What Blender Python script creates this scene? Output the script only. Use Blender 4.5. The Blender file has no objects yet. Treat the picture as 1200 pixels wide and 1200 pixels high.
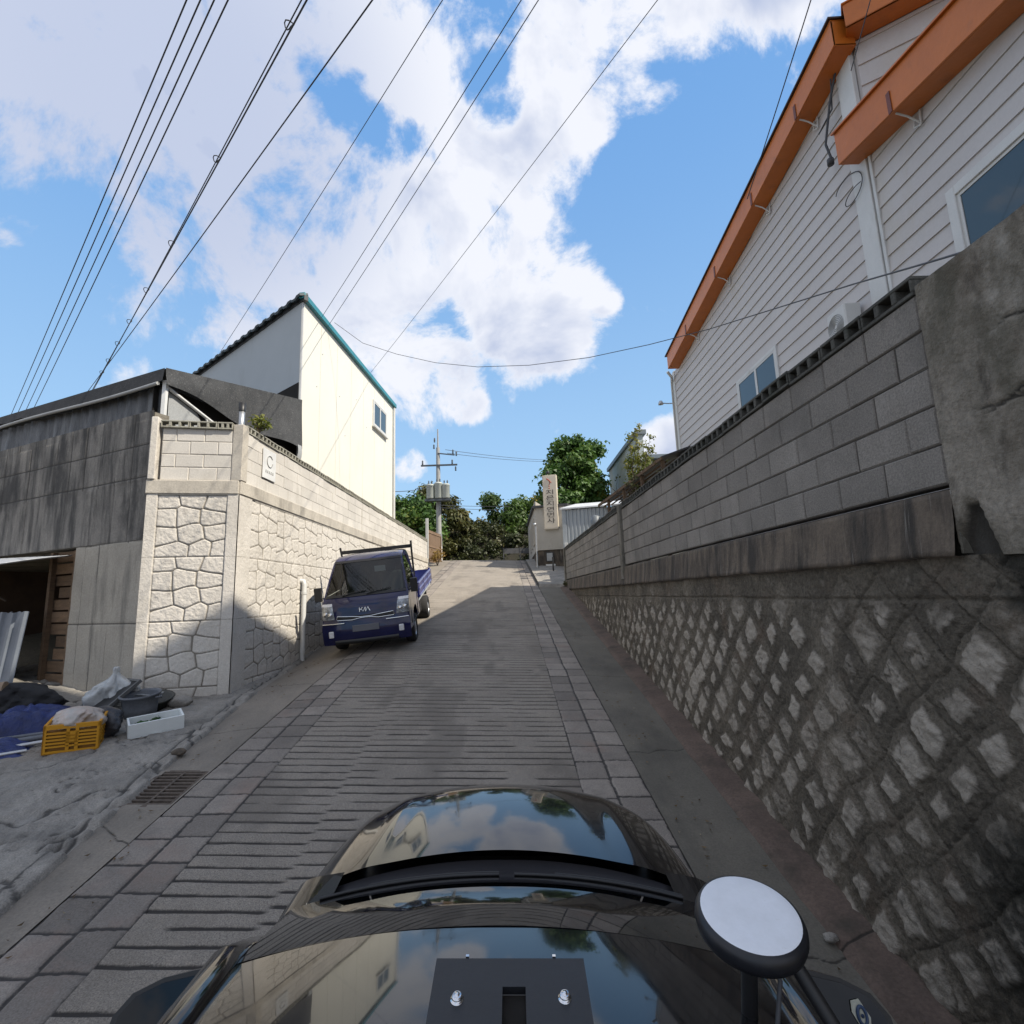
import bpy, bmesh, math, random
import numpy as np
from mathutils import Vector, Matrix
random.seed(7); rng = np.random.default_rng(7)
R = math.radians
S = bpy.context.scene
COL = S.collection

# ------------------------------------------------------------------ camera, sky, sun, exposure
# World: z up, y along the street (uphill), the camera is the origin.
# The car, and with it the camera, stands on the slope: pitched up 9.2 deg and rolled 2 deg.
_r, _a = .035, .1617
zW = Vector((-_r, _a, 1)).normalized()
yW = Vector((0, 1, 0)); yW = (yW - yW.dot(zW) * zW).normalized()
xW = yW.cross(zW)
CAR = Matrix((xW, yW, zW))            # car frame -> world (rotation)
cam = bpy.data.cameras.new('camera'); camo = bpy.data.objects.new('camera', cam); COL.objects.link(camo)
cam.sensor_width = 36; cam.lens = 18; cam.clip_start = .05; cam.clip_end = 2000
right, fwd, upv = CAR @ Vector((1, 0, 0)), CAR @ Vector((0, 1, 0)), CAR @ Vector((0, 0, 1))
camo.matrix_world = Matrix((right, upv, -fwd)).transposed().to_4x4()
S.camera = camo
SUN = Vector((1.0, -.42, 1.2)).normalized()      # towards the sun
sun = bpy.data.lights.new('sun', 'SUN'); suno = bpy.data.objects.new('sun', sun); COL.objects.link(suno)
sun.energy = 4.9; sun.angle = R(.5); sun.color = (1, .92, .79)
suno.rotation_euler = SUN.to_track_quat('Z', 'Y').to_euler(); suno.location = (20, -4, 30)
S.view_settings.view_transform = 'Standard'; S.view_settings.look = 'None'
S.view_settings.gamma = 1; S.view_settings.exposure = 0.34; S.view_settings.use_curve_mapping = False
S.cycles.max_bounces = 6; S.cycles.diffuse_bounces = 3; S.cycles.glossy_bounces = 4
S.cycles.transparent_max_bounces = 12; S.cycles.use_denoising = True

def px_dir(px, py):                    # a direction of the sky, given where it stands in the view
    return (CAR @ Vector(((px - 600) / 600, 1, (600 - py) / 600))).normalized()

def build_world():
    w = bpy.data.worlds.new('World'); S.world = w; w.use_nodes = True
    nt = w.node_tree; N = nt.nodes; L = nt.links; N.clear()
    def n(t, **k):
        x = N.new(t)
        for a, b in k.items(): setattr(x, a, b)
        return x
    def ma(op, a, b=None, c=None):
        x = n('ShaderNodeMath', operation=op)
        for i, v in enumerate((a, b, c)):
            if v is None: continue
            if isinstance(v, (int, float)): x.inputs[i].default_value = v
            else: L.new(v, x.inputs[i])
        return x.outputs[0]
    def sstep(v, lo, hi, a=0., b=1.):
        x = n('ShaderNodeMapRange', interpolation_type='SMOOTHSTEP')
        L.new(v, x.inputs[0])
        for i, q in zip((1, 2, 3, 4), (lo, hi, a, b)): x.inputs[i].default_value = q
        return x.outputs[0]
    out = n('ShaderNodeOutputWorld'); bg = n('ShaderNodeBackground'); L.new(bg.outputs[0], out.inputs[0])
    sky = n('ShaderNodeTexSky', sky_type='NISHITA', sun_disc=False)
    sky.sun_elevation = math.asin(SUN.z); sky.sun_rotation = math.atan2(SUN.x, SUN.y)
    sky.air_density = 1.0; sky.dust_density = .6; sky.ozone_density = 1.6
    tc = n('ShaderNodeTexCoord'); d = tc.outputs['Generated']
    nz = n('ShaderNodeTexNoise'); L.new(d, nz.inputs['Vector'])
    nz.inputs['Scale'].default_value = 4.6; nz.inputs['Detail'].default_value = 12; nz.inputs['Roughness'].default_value = .64
    nz.inputs['Distortion'].default_value = .25
    n2 = n('ShaderNodeTexNoise'); L.new(d, n2.inputs['Vector'])
    n2.inputs['Scale'].default_value = 2.2; n2.inputs['Detail'].default_value = 5
    # cloud masses: direction, radius (deg), weight
    blobs = [(230, 40, 20, .80), (290, 230, 13, .72), (475, 150, 7.5, .62), (560, 215, 12, .74), (610, 330, 10.5, .70),
             (500, 440, 7, .85), (190, 330, 8, .75), (150, 405, 6, .75), (255, 400, 6, .8), (650, 120, 7, .74), (700, 0, 10, .66),
             (860, 40, 9, .62), (800, 130, 5, .62), (520, 60, 6, .55), (420, 330, 12, .70), (0, 292, 2.4, .8), (480, 545, 2.6, .55),
             (785, 525, 4.5, .75), (45, 70, 12, .70), (700, 345, 3, .6), (540, 470, 3.5, .7), (940, 15, 4, .6), (330, -160, 22, .8), (850, -150, 14, .7)]
    gaps = [(392, 95, 2.8, .27), (425, 128, 2.8, .30), (455, 160, 2.4, .22), (60, 350, 8, .35), (90, 300, 9, .25), (120, 450, 6, .25), (890, 240, 13, .8), (500, 165, 2.6, .32),
            (585, 110, 3, .45), (745, 60, 3, .2), (560, 560, 6, .3)]
    acc = None
    for lst, sg in ((blobs, 1), (gaps, -1)):
        for px, py, rad, wt in lst:
            v = px_dir(px, py)
            dp = n('ShaderNodeVectorMath', operation='DOT_PRODUCT'); L.new(d, dp.inputs[0]); dp.inputs[1].default_value = v
            m = ma('MULTIPLY', sstep(dp.outputs['Value'], math.cos(R(rad * 1.25)), math.cos(R(rad * .25))), wt * sg)
            acc = m if acc is None else (ma('ADD', acc, m) if sg < 0 else ma('MAXIMUM', acc, m))
    acc = ma('MAXIMUM', acc, 0.)
    # unseen white cloud cover added behind and above the view to brighten the shade
    dpf = n('ShaderNodeVectorMath', operation='DOT_PRODUCT'); L.new(d, dpf.inputs[0]); dpf.inputs[1].default_value = fwd
    back = sstep(dpf.outputs['Value'], .45, .1)
    acc = ma('MAXIMUM', acc, ma('MULTIPLY', back, sstep(n2.outputs[0], .33, .50, 0., .95)))
    dens = ma('ADD', acc, ma('MULTIPLY', ma('SUBTRACT', nz.outputs[0], .5), 2.9))
    mask = sstep(dens, .30, .66)
    # thick parts greyer-blue, bright rims and tops
    n3 = n('ShaderNodeTexNoise'); L.new(d, n3.inputs['Vector'])
    n3.inputs['Scale'].default_value = 3.4; n3.inputs['Detail'].default_value = 6; n3.inputs['Roughness'].default_value = .5
    vt = n('ShaderNodeVectorMath', operation='DOT_PRODUCT'); L.new(d, vt.inputs[0]); vt.inputs[1].default_value = px_dir(190, 130)
    off = n('ShaderNodeVectorMath', operation='ADD'); L.new(d, off.inputs[0]); off.inputs[1].default_value = SUN * .045
    nb = n('ShaderNodeTexNoise'); L.new(off.outputs[0], nb.inputs['Vector'])
    nb.inputs['Scale'].default_value = 4.6; nb.inputs['Detail'].default_value = 5; nb.inputs['Roughness'].default_value = .55; nb.inputs['Distortion'].default_value = .25
    bil = ma('MULTIPLY', ma('SUBTRACT', nb.outputs[0], nz.outputs[0]), 5.5)
    grey = ma('ADD', ma('MULTIPLY', sstep(dens, .50, 1.10), sstep(n3.outputs[0], .34, .60, .2, .95)), ma('MULTIPLY', bil, sstep(dens, .45, .8)))
    grey = ma('MINIMUM', ma('MAXIMUM', grey, 0.), 1.)
    grey = ma('MAXIMUM', grey, ma('MULTIPLY', sstep(vt.outputs['Value'], math.cos(R(24)), math.cos(R(4))), .9))
    cc = n('ShaderNodeMix', data_type='RGBA'); L.new(grey, cc.inputs[0])
    cc.inputs[6].default_value = (5.6, 5.7, 6.1, 1); cc.inputs[7].default_value = (3.2, 3.6, 4.7, 1)
    mx = n('ShaderNodeMix', data_type='RGBA'); L.new(ma('MULTIPLY', mask, .96), mx.inputs[0])
    # clean autumn air: a touch lighter and bluer than the raw sky
    hz = n('ShaderNodeMix', data_type='RGBA'); hz.inputs[0].default_value = .90
    L.new(sky.outputs[0], hz.inputs[6])
    sep = n('ShaderNodeSeparateXYZ'); L.new(d, sep.inputs[0])
    gr = n('ShaderNodeMix', data_type='RGBA'); L.new(sstep(sep.outputs['Z'], .0, .85), gr.inputs[0])
    gr.inputs[6].default_value = (2.65, 4.2, 5.9, 1); gr.inputs[7].default_value = (1.05, 2.45, 4.95, 1); L.new(gr.outputs[2], hz.inputs[7])
    L.new(hz.outputs[2], mx.inputs[6]); L.new(cc.outputs[2], mx.inputs[7])
    L.new(mx.outputs[2], bg.inputs[0]); bg.inputs[1].default_value = .132
build_world()

# ------------------------------------------------------------------ helpers
def tag(o, label=None, cat=None, group=None, kind=None):
    if label: o['label'] = label
    if cat: o['category'] = cat
    if group: o['group'] = group
    if kind: o['kind'] = kind
    return o

def empty(name, loc, label, cat, group=None):
    o = bpy.data.objects.new(name, None); COL.objects.link(o); o.location = loc; o.empty_display_size = .2
    return tag(o, label, cat, group)

def link(name, me, parent=None):
    o = bpy.data.objects.new(name, me); COL.objects.link(o)
    if parent is not None:
        o.parent = parent
        o.matrix_parent_inverse = world_of(parent).inverted()
    return o

def world_of(o):
    m = o.matrix_basis.copy()
    if o.parent is not None: m = world_of(o.parent) @ o.matrix_parent_inverse @ m
    return m

class MB:                                   # collects shapes into one mesh
    def __init__(s): s.v = []; s.f = []; s.m = []; s.sm = []
    def add(s, vs, fs, mi=0, smooth=False, M=None):
        k = len(s.v)
        s.v += [tuple(M @ Vector(p)) for p in vs] if M is not None else [tuple(p) for p in vs]
        for f in fs: s.f.append(tuple(i + k for i in f)); s.m.append(mi); s.sm.append(smooth)
        return s
    def box(s, a, b, mi=0, M=None):
        x0, y0, z0 = a; x1, y1, z1 = b
        if x0 > x1: x0, x1 = x1, x0
        if y0 > y1: y0, y1 = y1, y0
        if z0 > z1: z0, z1 = z1, z0
        return s.add([(x0, y0, z0), (x1, y0, z0), (x1, y1, z0), (x0, y1, z0), (x0, y0, z1), (x1, y0, z1), (x1, y1, z1), (x0, y1, z1)],
                     [(0, 3, 2, 1), (4, 5, 6, 7), (0, 1, 5, 4), (1, 2, 6, 5), (2, 3, 7, 6), (3, 0, 4, 7)], mi, False, M)
    def prism(s, poly, ext, mi=0, M=None):  # polygon of 3-D points swept by the vector ext
        k = len(poly); e = Vector(ext)
        vs = [Vector(p) for p in poly] + [Vector(p) + e for p in poly]
        return s.add(vs, [tuple(range(k))[::-1], tuple(range(k, 2 * k))] + [(i, (i + 1) % k, k + (i + 1) % k, k + i) for i in range(k)], mi, False, M)
    def tube(s, pts, r, n=8, mi=0, M=None, caps=True, smooth=True):
        pts = [Vector(p) for p in pts]; rr = r if isinstance(r, (list, tuple)) else [r] * len(pts)
        vs = []; fs = []; ref = None
        for i, p in enumerate(pts):
            t = (pts[min(i + 1, len(pts) - 1)] - pts[max(i - 1, 0)]).normalized()
            if ref is None: ref = Vector((0, 0, 1)) if abs(t.z) < .9 else Vector((1, 0, 0))
            u = (ref - ref.dot(t) * t).normalized(); ref = u; w = t.cross(u)
            for k in range(n):
                a = 2 * math.pi * k / n
                vs.append(p + (u * math.cos(a) + w * math.sin(a)) * rr[i])
        for i in range(len(pts) - 1):
            for k in range(n):
                fs.append((i * n + k, i * n + (k + 1) % n, (i + 1) * n + (k + 1) % n, (i + 1) * n + k))
        s.add(vs, fs, mi, smooth, M)
        if caps: s.add(vs[:n], [tuple(range(n))[::-1]], mi, False, M); s.add(vs[-n:], [tuple(range(n))], mi, False, M)
        return s
    def lathe(s, prof, n=24, mi=0, M=None, smooth=True):   # profile of (r, z) about z
        vs = []; fs = []
        for r, z in prof:
            for k in range(n):
                a = 2 * math.pi * k / n; vs.append((r * math.cos(a), r * math.sin(a), z))
        for i in range(len(prof) - 1):
            for k in range(n):
                fs.append((i * n + k, i * n + (k + 1) % n, (i + 1) * n + (k + 1) % n, (i + 1) * n + k))
        return s.add(vs, fs, mi, smooth, M)
    def grid(s, P, mi=0, smooth=True, M=None, flip=False):   # P: array (rows, cols, 3)
        P = np.asarray(P, float); a, b = P.shape[:2]; vs = P.reshape(-1, 3).tolist(); fs = []
        for i in range(a - 1):
            for j in range(b - 1):
                q = (i * b + j, i * b + j + 1, (i + 1) * b + j + 1, (i + 1) * b + j)
                fs.append(q[::-1] if flip else q)
        return s.add(vs, fs, mi, smooth, M)
    def build(s, name, mats, parent=None, bevel=0, seg=1, attr=None, weld=False, subd=0):
        me = bpy.data.meshes.new(name); me.from_pydata(s.v, [], s.f)
        mats = mats if isinstance(mats, (list, tuple)) else [mats]
        for m in mats: me.materials.append(m)
        me.polygons.foreach_set('material_index', s.m); me.polygons.foreach_set('use_smooth', s.sm)
        if attr is not None:
            for k, arr in attr.items():
                at = me.attributes.new(k, 'FLOAT', 'POINT'); at.data.foreach_set('value', np.asarray(arr, np.float32))
        if weld:
            bm = bmesh.new(); bm.from_mesh(me); bmesh.ops.remove_doubles(bm, verts=bm.verts, dist=1e-4)
            bmesh.ops.recalc_face_normals(bm, faces=bm.faces); bm.to_mesh(me); bm.free()
        me.update(); o = link(name, me, parent)
        if bevel:
            md = o.modifiers.new('bevel', 'BEVEL'); md.width = bevel; md.segments = seg; md.limit_method = 'ANGLE'; md.angle_limit = R(35)
            md.harden_normals = False
        if subd:
            md = o.modifiers.new('sub', 'SUBSURF'); md.levels = subd; md.render_levels = subd
        return o

def npgrid(name, P, mats, parent=None, attr=None, skip=None, smooth=True, flip=False):
    """numpy heightfield: P (rows, cols, 3)"""
    a, b = P.shape[:2]
    I, J = np.meshgrid(np.arange(a - 1), np.arange(b - 1), indexing='ij')
    q = np.stack([I * b + J, I * b + J + 1, (I + 1) * b + J + 1, (I + 1) * b + J], -1).reshape(-1, 4)
    if flip: q = q[:, ::-1]
    if skip is not None: q = q[~skip[:-1, :-1].reshape(-1)]
    me = bpy.data.meshes.new(name); me.vertices.add(a * b); me.vertices.foreach_set('co', P.reshape(-1).astype(np.float32))
    me.loops.add(q.size); me.loops.foreach_set('vertex_index', q.reshape(-1).astype(np.int32))
    me.polygons.add(len(q)); me.polygons.foreach_set('loop_start', np.arange(0, q.size, 4, dtype=np.int32))
    me.polygons.foreach_set('use_smooth', np.full(len(q), smooth))
    for k, arr in (attr or {}).items():
        at = me.attributes.new(k, 'FLOAT', 'POINT'); at.data.foreach_set('value', np.asarray(arr, np.float32).reshape(-1))
    for m in (mats if isinstance(mats, (list, tuple)) else [mats]): me.materials.append(m)
    me.update(calc_edges=True); me.validate()
    return link(name, me, parent)

def ss(x, a, b):
    t = np.clip((x - a) / (b - a), 0, 1); return t * t * (3 - 2 * t)

def vnoise(x, y, seed=0):
    x = np.asarray(x, float); y = np.asarray(y, float)
    xi = np.floor(x).astype(np.int64); yi = np.floor(y).astype(np.int64); fx = x - xi; fy = y - yi
    fx = fx * fx * (3 - 2 * fx); fy = fy * fy * (3 - 2 * fy)
    def h(a, b):
        n = (a * 374761393 + b * 668265263 + seed * 974634541) & 0xffffffff
        n = ((n ^ (n >> 13)) * 1274126177) & 0xffffffff
        return ((n ^ (n >> 16)) & 0xffff) / 65535.
    return (h(xi, yi) * (1 - fx) + h(xi + 1, yi) * fx) * (1 - fy) + (h(xi, yi + 1) * (1 - fx) + h(xi + 1, yi + 1) * fx) * fy

def fbm(x, y, oct=4, seed=0):
    s = 0; a = .5; t = 0
    for k in range(oct):
        s = s + a * vnoise(x * 2 ** k, y * 2 ** k, seed + k * 17); t += a; a *= .55
    return s / t

def hash2(i, j, seed=0):
    return vnoise(np.floor(i), np.floor(j), seed)

# ------------------------------------------------------------------ materials
def mat(name, c1, c2=None, scale=3., rough=.85, bump=.25, bscale=60., fine=.25, stain=None, stains=(), attrs=(), rnd=None,
        metallic=0., spec=.5, coat=0., detail=8, sx=(1, 1, 1), bump2=None, trans=0., alpha=None, emit=None):
    m = bpy.data.materials.new(name); m.use_nodes = True; nt = m.node_tree; N = nt.nodes; L = nt.links
    b = N['Principled BSDF']
    b.inputs['Roughness'].default_value = rough; b.inputs['Metallic'].default_value = metallic
    b.inputs['Specular IOR Level'].default_value = spec
    if coat: b.inputs['Coat Weight'].default_value = coat; b.inputs['Coat Roughness'].default_value = .02
    if trans: b.inputs['Transmission Weight'].default_value = trans
    if c2 is None: c2 = tuple(x * .82 for x in c1)
    tc = N.new('ShaderNodeTexCoord'); mp = N.new('ShaderNodeMapping'); mp.inputs['Scale'].default_value = sx
    L.new(tc.outputs['Object'], mp.inputs[0]); vec = mp.outputs[0]
    def noise(sc, det=6, ro=.6, v=vec):
        n = N.new('ShaderNodeTexNoise'); n.inputs['Scale'].default_value = sc; n.inputs['Detail'].default_value = det
        n.inputs['Roughness'].default_value = ro; L.new(v, n.inputs['Vector']); return n.outputs[0]
    def mr(v, lo, hi, a=0., c=1.):
        x = N.new('ShaderNodeMapRange'); L.new(v, x.inputs[0])
        for i, q in zip((1, 2, 3, 4), (lo, hi, a, c)): x.inputs[i].default_value = q
        return x.outputs[0]
    def mix(f, a, c, blend='MIX'):
        x = N.new('ShaderNodeMix'); x.data_type = 'RGBA'; x.blend_type = blend
        for i, v in ((0, f), (6, a), (7, c)):
            if isinstance(v, (int, float)): x.inputs[i].default_value = v
            elif isinstance(v, tuple): x.inputs[i].default_value = v + (1,) if len(v) == 3 else v
            else: L.new(v, x.inputs[i])
        return x.outputs[2]
    col = mix(mr(noise(scale, detail), .32, .68), c1, c2)
    if fine:
        f = mr(noise(bscale, 4, .7), .25, .75, 1 - fine, 1 + fine)
        g = N.new('ShaderNodeCombineColor')
        for i in range(3): L.new(f, g.inputs[i])
        col = mix(1., col, g.outputs[0], 'MULTIPLY')
    if rnd is not None:
        at = N.new('ShaderNodeAttribute'); at.attribute_name = 'rnd'
        f = mr(at.outputs['Fac'], 0, 1, 1 - rnd, 1 + rnd); g = N.new('ShaderNodeCombineColor')
        for i in range(3): L.new(f, g.inputs[i])
        col = mix(1., col, g.outputs[0], 'MULTIPLY')
    for st in ([stain] if stain else []) + list(stains):     # (colour, scale, lo, hi, (sx,sy,sz), amount)
        c, sc, lo, hi, sm, am = st
        mp2 = N.new('ShaderNodeMapping'); mp2.inputs['Scale'].default_value = sm; L.new(tc.outputs['Object'], mp2.inputs[0])
        col = mix(mr(noise(sc, 8, .65, mp2.outputs[0]), lo, hi, 0, am), col, c)
    for nm, c, lo, hi, am in attrs:                # (attribute, colour, lo, hi, amount)
        at = N.new('ShaderNodeAttribute'); at.attribute_name = nm
        jit = N.new('ShaderNodeMath'); jit.operation = 'MULTIPLY_ADD'
        L.new(noise(bscale * .6, 5, .7), jit.inputs[0]); jit.inputs[1].default_value = (hi - lo) * 1.2; L.new(at.outputs['Fac'], jit.inputs[2])
        col = mix(mr(jit.outputs[0], lo + (hi - lo) * .6, hi + (hi - lo) * .6, 0, am), col, c)
    L.new(col, b.inputs['Base Color'])
    if bump:
        h = noise(bscale, 6, .7)
        bp = N.new('ShaderNodeBump'); bp.inputs['Strength'].default_value = bump; bp.inputs['Distance'].default_value = .6 / bscale
        L.new(h, bp.inputs['Height']); nrm = bp.outputs[0]
        if bump2:
            bq = N.new('ShaderNodeBump'); bq.inputs['Strength'].default_value = bump2[1]; bq.inputs['Distance'].default_value = .6 / bump2[0]
            L.new(noise(bump2[0], 5, .6), bq.inputs['Height']); L.new(nrm, bq.inputs['Normal']); nrm = bq.outputs[0]
        L.new(nrm, b.inputs['Normal'])
        if coat: pass
    if emit: b.inputs['Emission Color'].default_value = emit + (1,); b.inputs['Emission Strength'].default_value = 1
    if alpha is not None: b.inputs['Alpha'].default_value = alpha
    return m

def leafmat(name, c1, c2, c3=None):
    m = bpy.data.materials.new(name); m.use_nodes = True; nt = m.node_tree; N = nt.nodes; L = nt.links; N.clear()
    o = N.new('ShaderNodeOutputMaterial'); at = N.new('ShaderNodeAttribute'); at.attribute_name = 'rnd'
    cr = N.new('ShaderNodeValToRGB'); L.new(at.outputs['Fac'], cr.inputs[0])
    cr.color_ramp.elements[0].color = c1 + (1,); cr.color_ramp.elements[1].color = c2 + (1,)
    if c3: e = cr.color_ramp.elements.new(.82); e.color = c2 + (1,); cr.color_ramp.elements[-1].color = c3 + (1,)
    d = N.new('ShaderNodeBsdfPrincipled'); d.inputs['Roughness'].default_value = .55; L.new(cr.outputs[0], d.inputs['Base Color'])
    t = N.new('ShaderNodeBsdfTranslucent'); L.new(cr.outputs[0], t.inputs[0])
    x = N.new('ShaderNodeMixShader'); x.inputs[0].default_value = .3; L.new(d.outputs[0], x.inputs[1]); L.new(t.outputs[0], x.inputs[2])
    L.new(x.outputs[0], o.inputs[0]); return m

def glass(name, c=(.02, .025, .03), rough=.02):
    m = bpy.data.materials.new(name); m.use_nodes = True; b = m.node_tree.nodes['Principled BSDF']
    b.inputs['Base Color'].default_value = c + (1,); b.inputs['Roughness'].default_value = rough
    b.inputs['IOR'].default_value = 1.55; b.inputs['Specular IOR Level'].default_value = .6
    return m

def seeglass(name, tint=(.55, .6, .6)):
    m = bpy.data.materials.new(name); m.use_nodes = True; nt = m.node_tree; N = nt.nodes; L = nt.links; N.clear()
    o = N.new('ShaderNodeOutputMaterial'); t = N.new('ShaderNodeBsdfTransparent'); t.inputs[0].default_value = tint + (1,)
    g = N.new('ShaderNodeBsdfGlossy'); g.inputs['Roughness'].default_value = .02
    f = N.new('ShaderNodeFresnel'); f.inputs[0].default_value = 1.6
    x = N.new('ShaderNodeMixShader'); L.new(f.outputs[0], x.inputs[0]); L.new(t.outputs[0], x.inputs[1]); L.new(g.outputs[0], x.inputs[2])
    L.new(x.outputs[0], o.inputs[0]); return m

def paint(name, c, rough=.25, coat=1., metallic=0., fleck=.0):
    m = mat(name, c, tuple(x * 1.6 + .004 for x in c), scale=3.5, rough=rough, bump=0, fine=fleck, metallic=metallic, coat=coat)
    nt = m.node_tree; b = nt.nodes['Principled BSDF']; b.inputs['Specular IOR Level'].default_value = .15
    # a film of dust: patchy sheen in the lacquer
    tc = nt.nodes.new('ShaderNodeTexCoord'); nz = nt.nodes.new('ShaderNodeTexNoise'); nz.inputs['Scale'].default_value = 5; nz.inputs['Detail'].default_value = 9; nz.inputs['Roughness'].default_value = .7
    mr = nt.nodes.new('ShaderNodeMapRange'); nt.links.new(tc.outputs['Object'], nz.inputs['Vector']); nt.links.new(nz.outputs[0], mr.inputs[0])
    for i, q in zip((1, 2, 3, 4), (.42, .75, .012, .13)): mr.inputs[i].default_value = q
    nt.links.new(mr.outputs[0], b.inputs['Coat Roughness'])
    return m

m_road = mat('road_concrete', (.270, .240, .203), (.205, .182, .154), scale=1.1, rough=.95, bump=.8, bscale=120, fine=.7,
             stains=[((.15, .128, .105), 1.6, .52, .75, (1, .35, 1), .6), ((.31, .265, .21), 5, .55, .75, (1, 1, 1), .5)],
             attrs=[('gro', (.030, .027, .025), .25, .75, .95), ('rnd', (.125, .110, .095), .30, .95, .55)], bump2=(14, .25))
m_paver = mat('paver_concrete', (.245, .217, .188), (.185, .163, .142), scale=2.2, rough=.92, bump=.5, bscale=90, fine=.4, rnd=.24,
              stains=[((.11, .10, .09), 3, .5, .75, (1, 1, 1), .6), ((.25, .175, .14), 1.7, .55, .7, (1, 1, 1), .5)],
              attrs=[('gro', (.040, .037, .035), .3, .8, .95)])
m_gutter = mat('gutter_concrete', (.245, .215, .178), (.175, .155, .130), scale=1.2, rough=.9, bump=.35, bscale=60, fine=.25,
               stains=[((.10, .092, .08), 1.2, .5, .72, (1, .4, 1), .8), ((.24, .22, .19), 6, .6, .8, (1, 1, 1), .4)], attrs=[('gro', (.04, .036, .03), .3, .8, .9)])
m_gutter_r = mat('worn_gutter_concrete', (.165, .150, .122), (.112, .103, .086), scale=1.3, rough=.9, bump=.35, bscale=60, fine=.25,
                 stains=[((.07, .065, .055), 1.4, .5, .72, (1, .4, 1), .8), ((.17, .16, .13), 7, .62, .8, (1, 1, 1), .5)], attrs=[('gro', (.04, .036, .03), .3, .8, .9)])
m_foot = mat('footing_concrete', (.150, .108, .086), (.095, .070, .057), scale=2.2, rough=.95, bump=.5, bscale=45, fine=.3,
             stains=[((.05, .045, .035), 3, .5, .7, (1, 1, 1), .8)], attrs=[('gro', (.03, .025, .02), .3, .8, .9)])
m_walk = mat('pavement_concrete', (.310, .288, .255), (.205, .190, .168), scale=2.6, rough=.95, bump=.7, bscale=90, fine=.38,
             stains=[((.12, .115, .105), 2.2, .5, .7, (1, 1, 1), .75), ((.33, .32, .30), 4, .58, .75, (1, 1, 1), .5)],
             attrs=[('gro', (.055, .052, .048), .3, .8, .9)], bump2=(11, .5))
m_soil = mat('soil', (.16, .13, .09), (.10, .09, .06), scale=.6, rough=1, bump=.6, bscale=12, fine=.3)
m_stone = mat('retaining_stone', (.165, .143, .112), (.112, .098, .078), scale=1.6, rough=.95, bump=.9, bscale=42, fine=.45, rnd=.22,
              attrs=[('msk', (.385, .345, .290), .26, .80, .95), ('alg', (.028, .027, .022), .30, .70, .88)],
              stains=[((.060, .052, .043), 1.3, .52, .70, (1, 1, .45), .75), ((.050, .045, .036), 8, .58, .70, (1, 1, .6), .6), ((.155, .112, .082), 2.7, .55, .7, (1, 1, 1), .5)],
              bump2=(16, .7))
m_stone.node_tree.nodes['Principled BSDF'].inputs['Specular IOR Level'].default_value = .25
m_band = mat('stained_band', (.175, .140, .105), (.110, .088, .068), scale=2.5, rough=.95, bump=.5, bscale=40, fine=.3,
             stains=[((.035, .031, .027), 3.2, .42, .6, (1, 2.2, .35), .9), ((.26, .24, .21), 9, .60, .70, (1, 2.4, .14), .75)])
m_block = mat('cement_block', (.245, .225, .200), (.188, .172, .152), scale=1.8, rough=.97, bump=.8, bscale=95, fine=.4, rnd=.13,
              stains=[((.10, .095, .085), 1.6, .52, .72, (1, 1, .7), .6), ((.27, .26, .25), 30, .64, .72, (1, 1, 1), .5)])
m_mortar = mat('mortar', (.115, .105, .092), (.060, .057, .052), scale=3, rough=1, bump=.5, bscale=70)
m_cope = mat('coping_block', (.105, .102, .090), (.060, .060, .052), scale=3, rough=.97, bump=.7, bscale=70, fine=.35,
             stains=[((.04, .045, .03), 4, .5, .7, (1, 1, 1), .7)])
m_cope_l = mat('pale_coping_block', (.36, .35, .29), (.27, .26, .22), scale=3, rough=.97, bump=.5, bscale=70, fine=.25,
               stains=[((.14, .13, .11), 4, .52, .7, (1, 1, 1), .6)])
m_oldconc = mat('weathered_concrete', (.215, .195, .160), (.145, .130, .106), scale=2.2, rough=.93, bump=.5, bscale=38, fine=.25,
                stains=[((.060, .060, .044), 2.6, .46, .64, (1, 1, .6), .85), ((.215, .205, .17), 3.5, .57, .7, (1, 1, .8), .6), ((.045, .040, .033), 5, .62, .72, (1, 1.6, .5), .7)], bump2=(5, .4))
m_panel = mat('panel_concrete', (.64, .60, .54), (.54, .505, .45), scale=1.5, rough=.92, bump=.45, bscale=55, fine=.16,
              stains=[((.34, .31, .26), 2.2, .55, .75, (1, 1, .5), .5), ((.24, .22, .19), 5, .63, .74, (1, 1, .4), .5)], attrs=[('gro', (.17, .15, .12), .3, .9, .85)], bump2=(18, .35))
m_plblock = mat('pale_block', (.63, .595, .54), (.54, .51, .46), scale=2, rough=.93, bump=.4, bscale=60, fine=.14, rnd=.07,
                stains=[((.36, .33, .28), 2.6, .55, .75, (1, 1, .5), .5)])
m_plmortar = mat('pale_mortar', (.54, .49, .42), (.46, .42, .355), scale=3, rough=1, bump=.4)
m_beam = mat('beam_concrete', (.55, .505, .43), (.42, .385, .33), scale=2.5, rough=.93, bump=.4, bscale=45, fine=.2,
             stains=[((.22, .20, .17), 3.4, .5, .68, (1, 1, .4), .7)])
m_dark = mat('board_formed_concrete', (.265, .245, .215), (.190, .175, .155), scale=1.6, rough=.95, bump=.5, bscale=40, fine=.25,
             stains=[((.050, .048, .045), 2.6, .44, .62, (1.6, 1.6, .22), .92), ((.30, .29, .26), 4, .6, .72, (1.5, 1.5, .3), .5), ((.035, .034, .033), 1.2, .5, .62, (1, 1, .5), .8)],
             attrs=[('gro', (.045, .042, .038), .3, .8, .9)])
m_jamb = mat('pale_formed_concrete', (.42, .38, .315), (.335, .305, .255), scale=1.6, rough=.95, bump=.4, bscale=40, fine=.2,
             stains=[((.15, .14, .12), 2.6, .52, .7, (1.6, 1.6, .25), .75)], attrs=[('gro', (.08, .075, .065), .3, .8, .9)])
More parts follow.
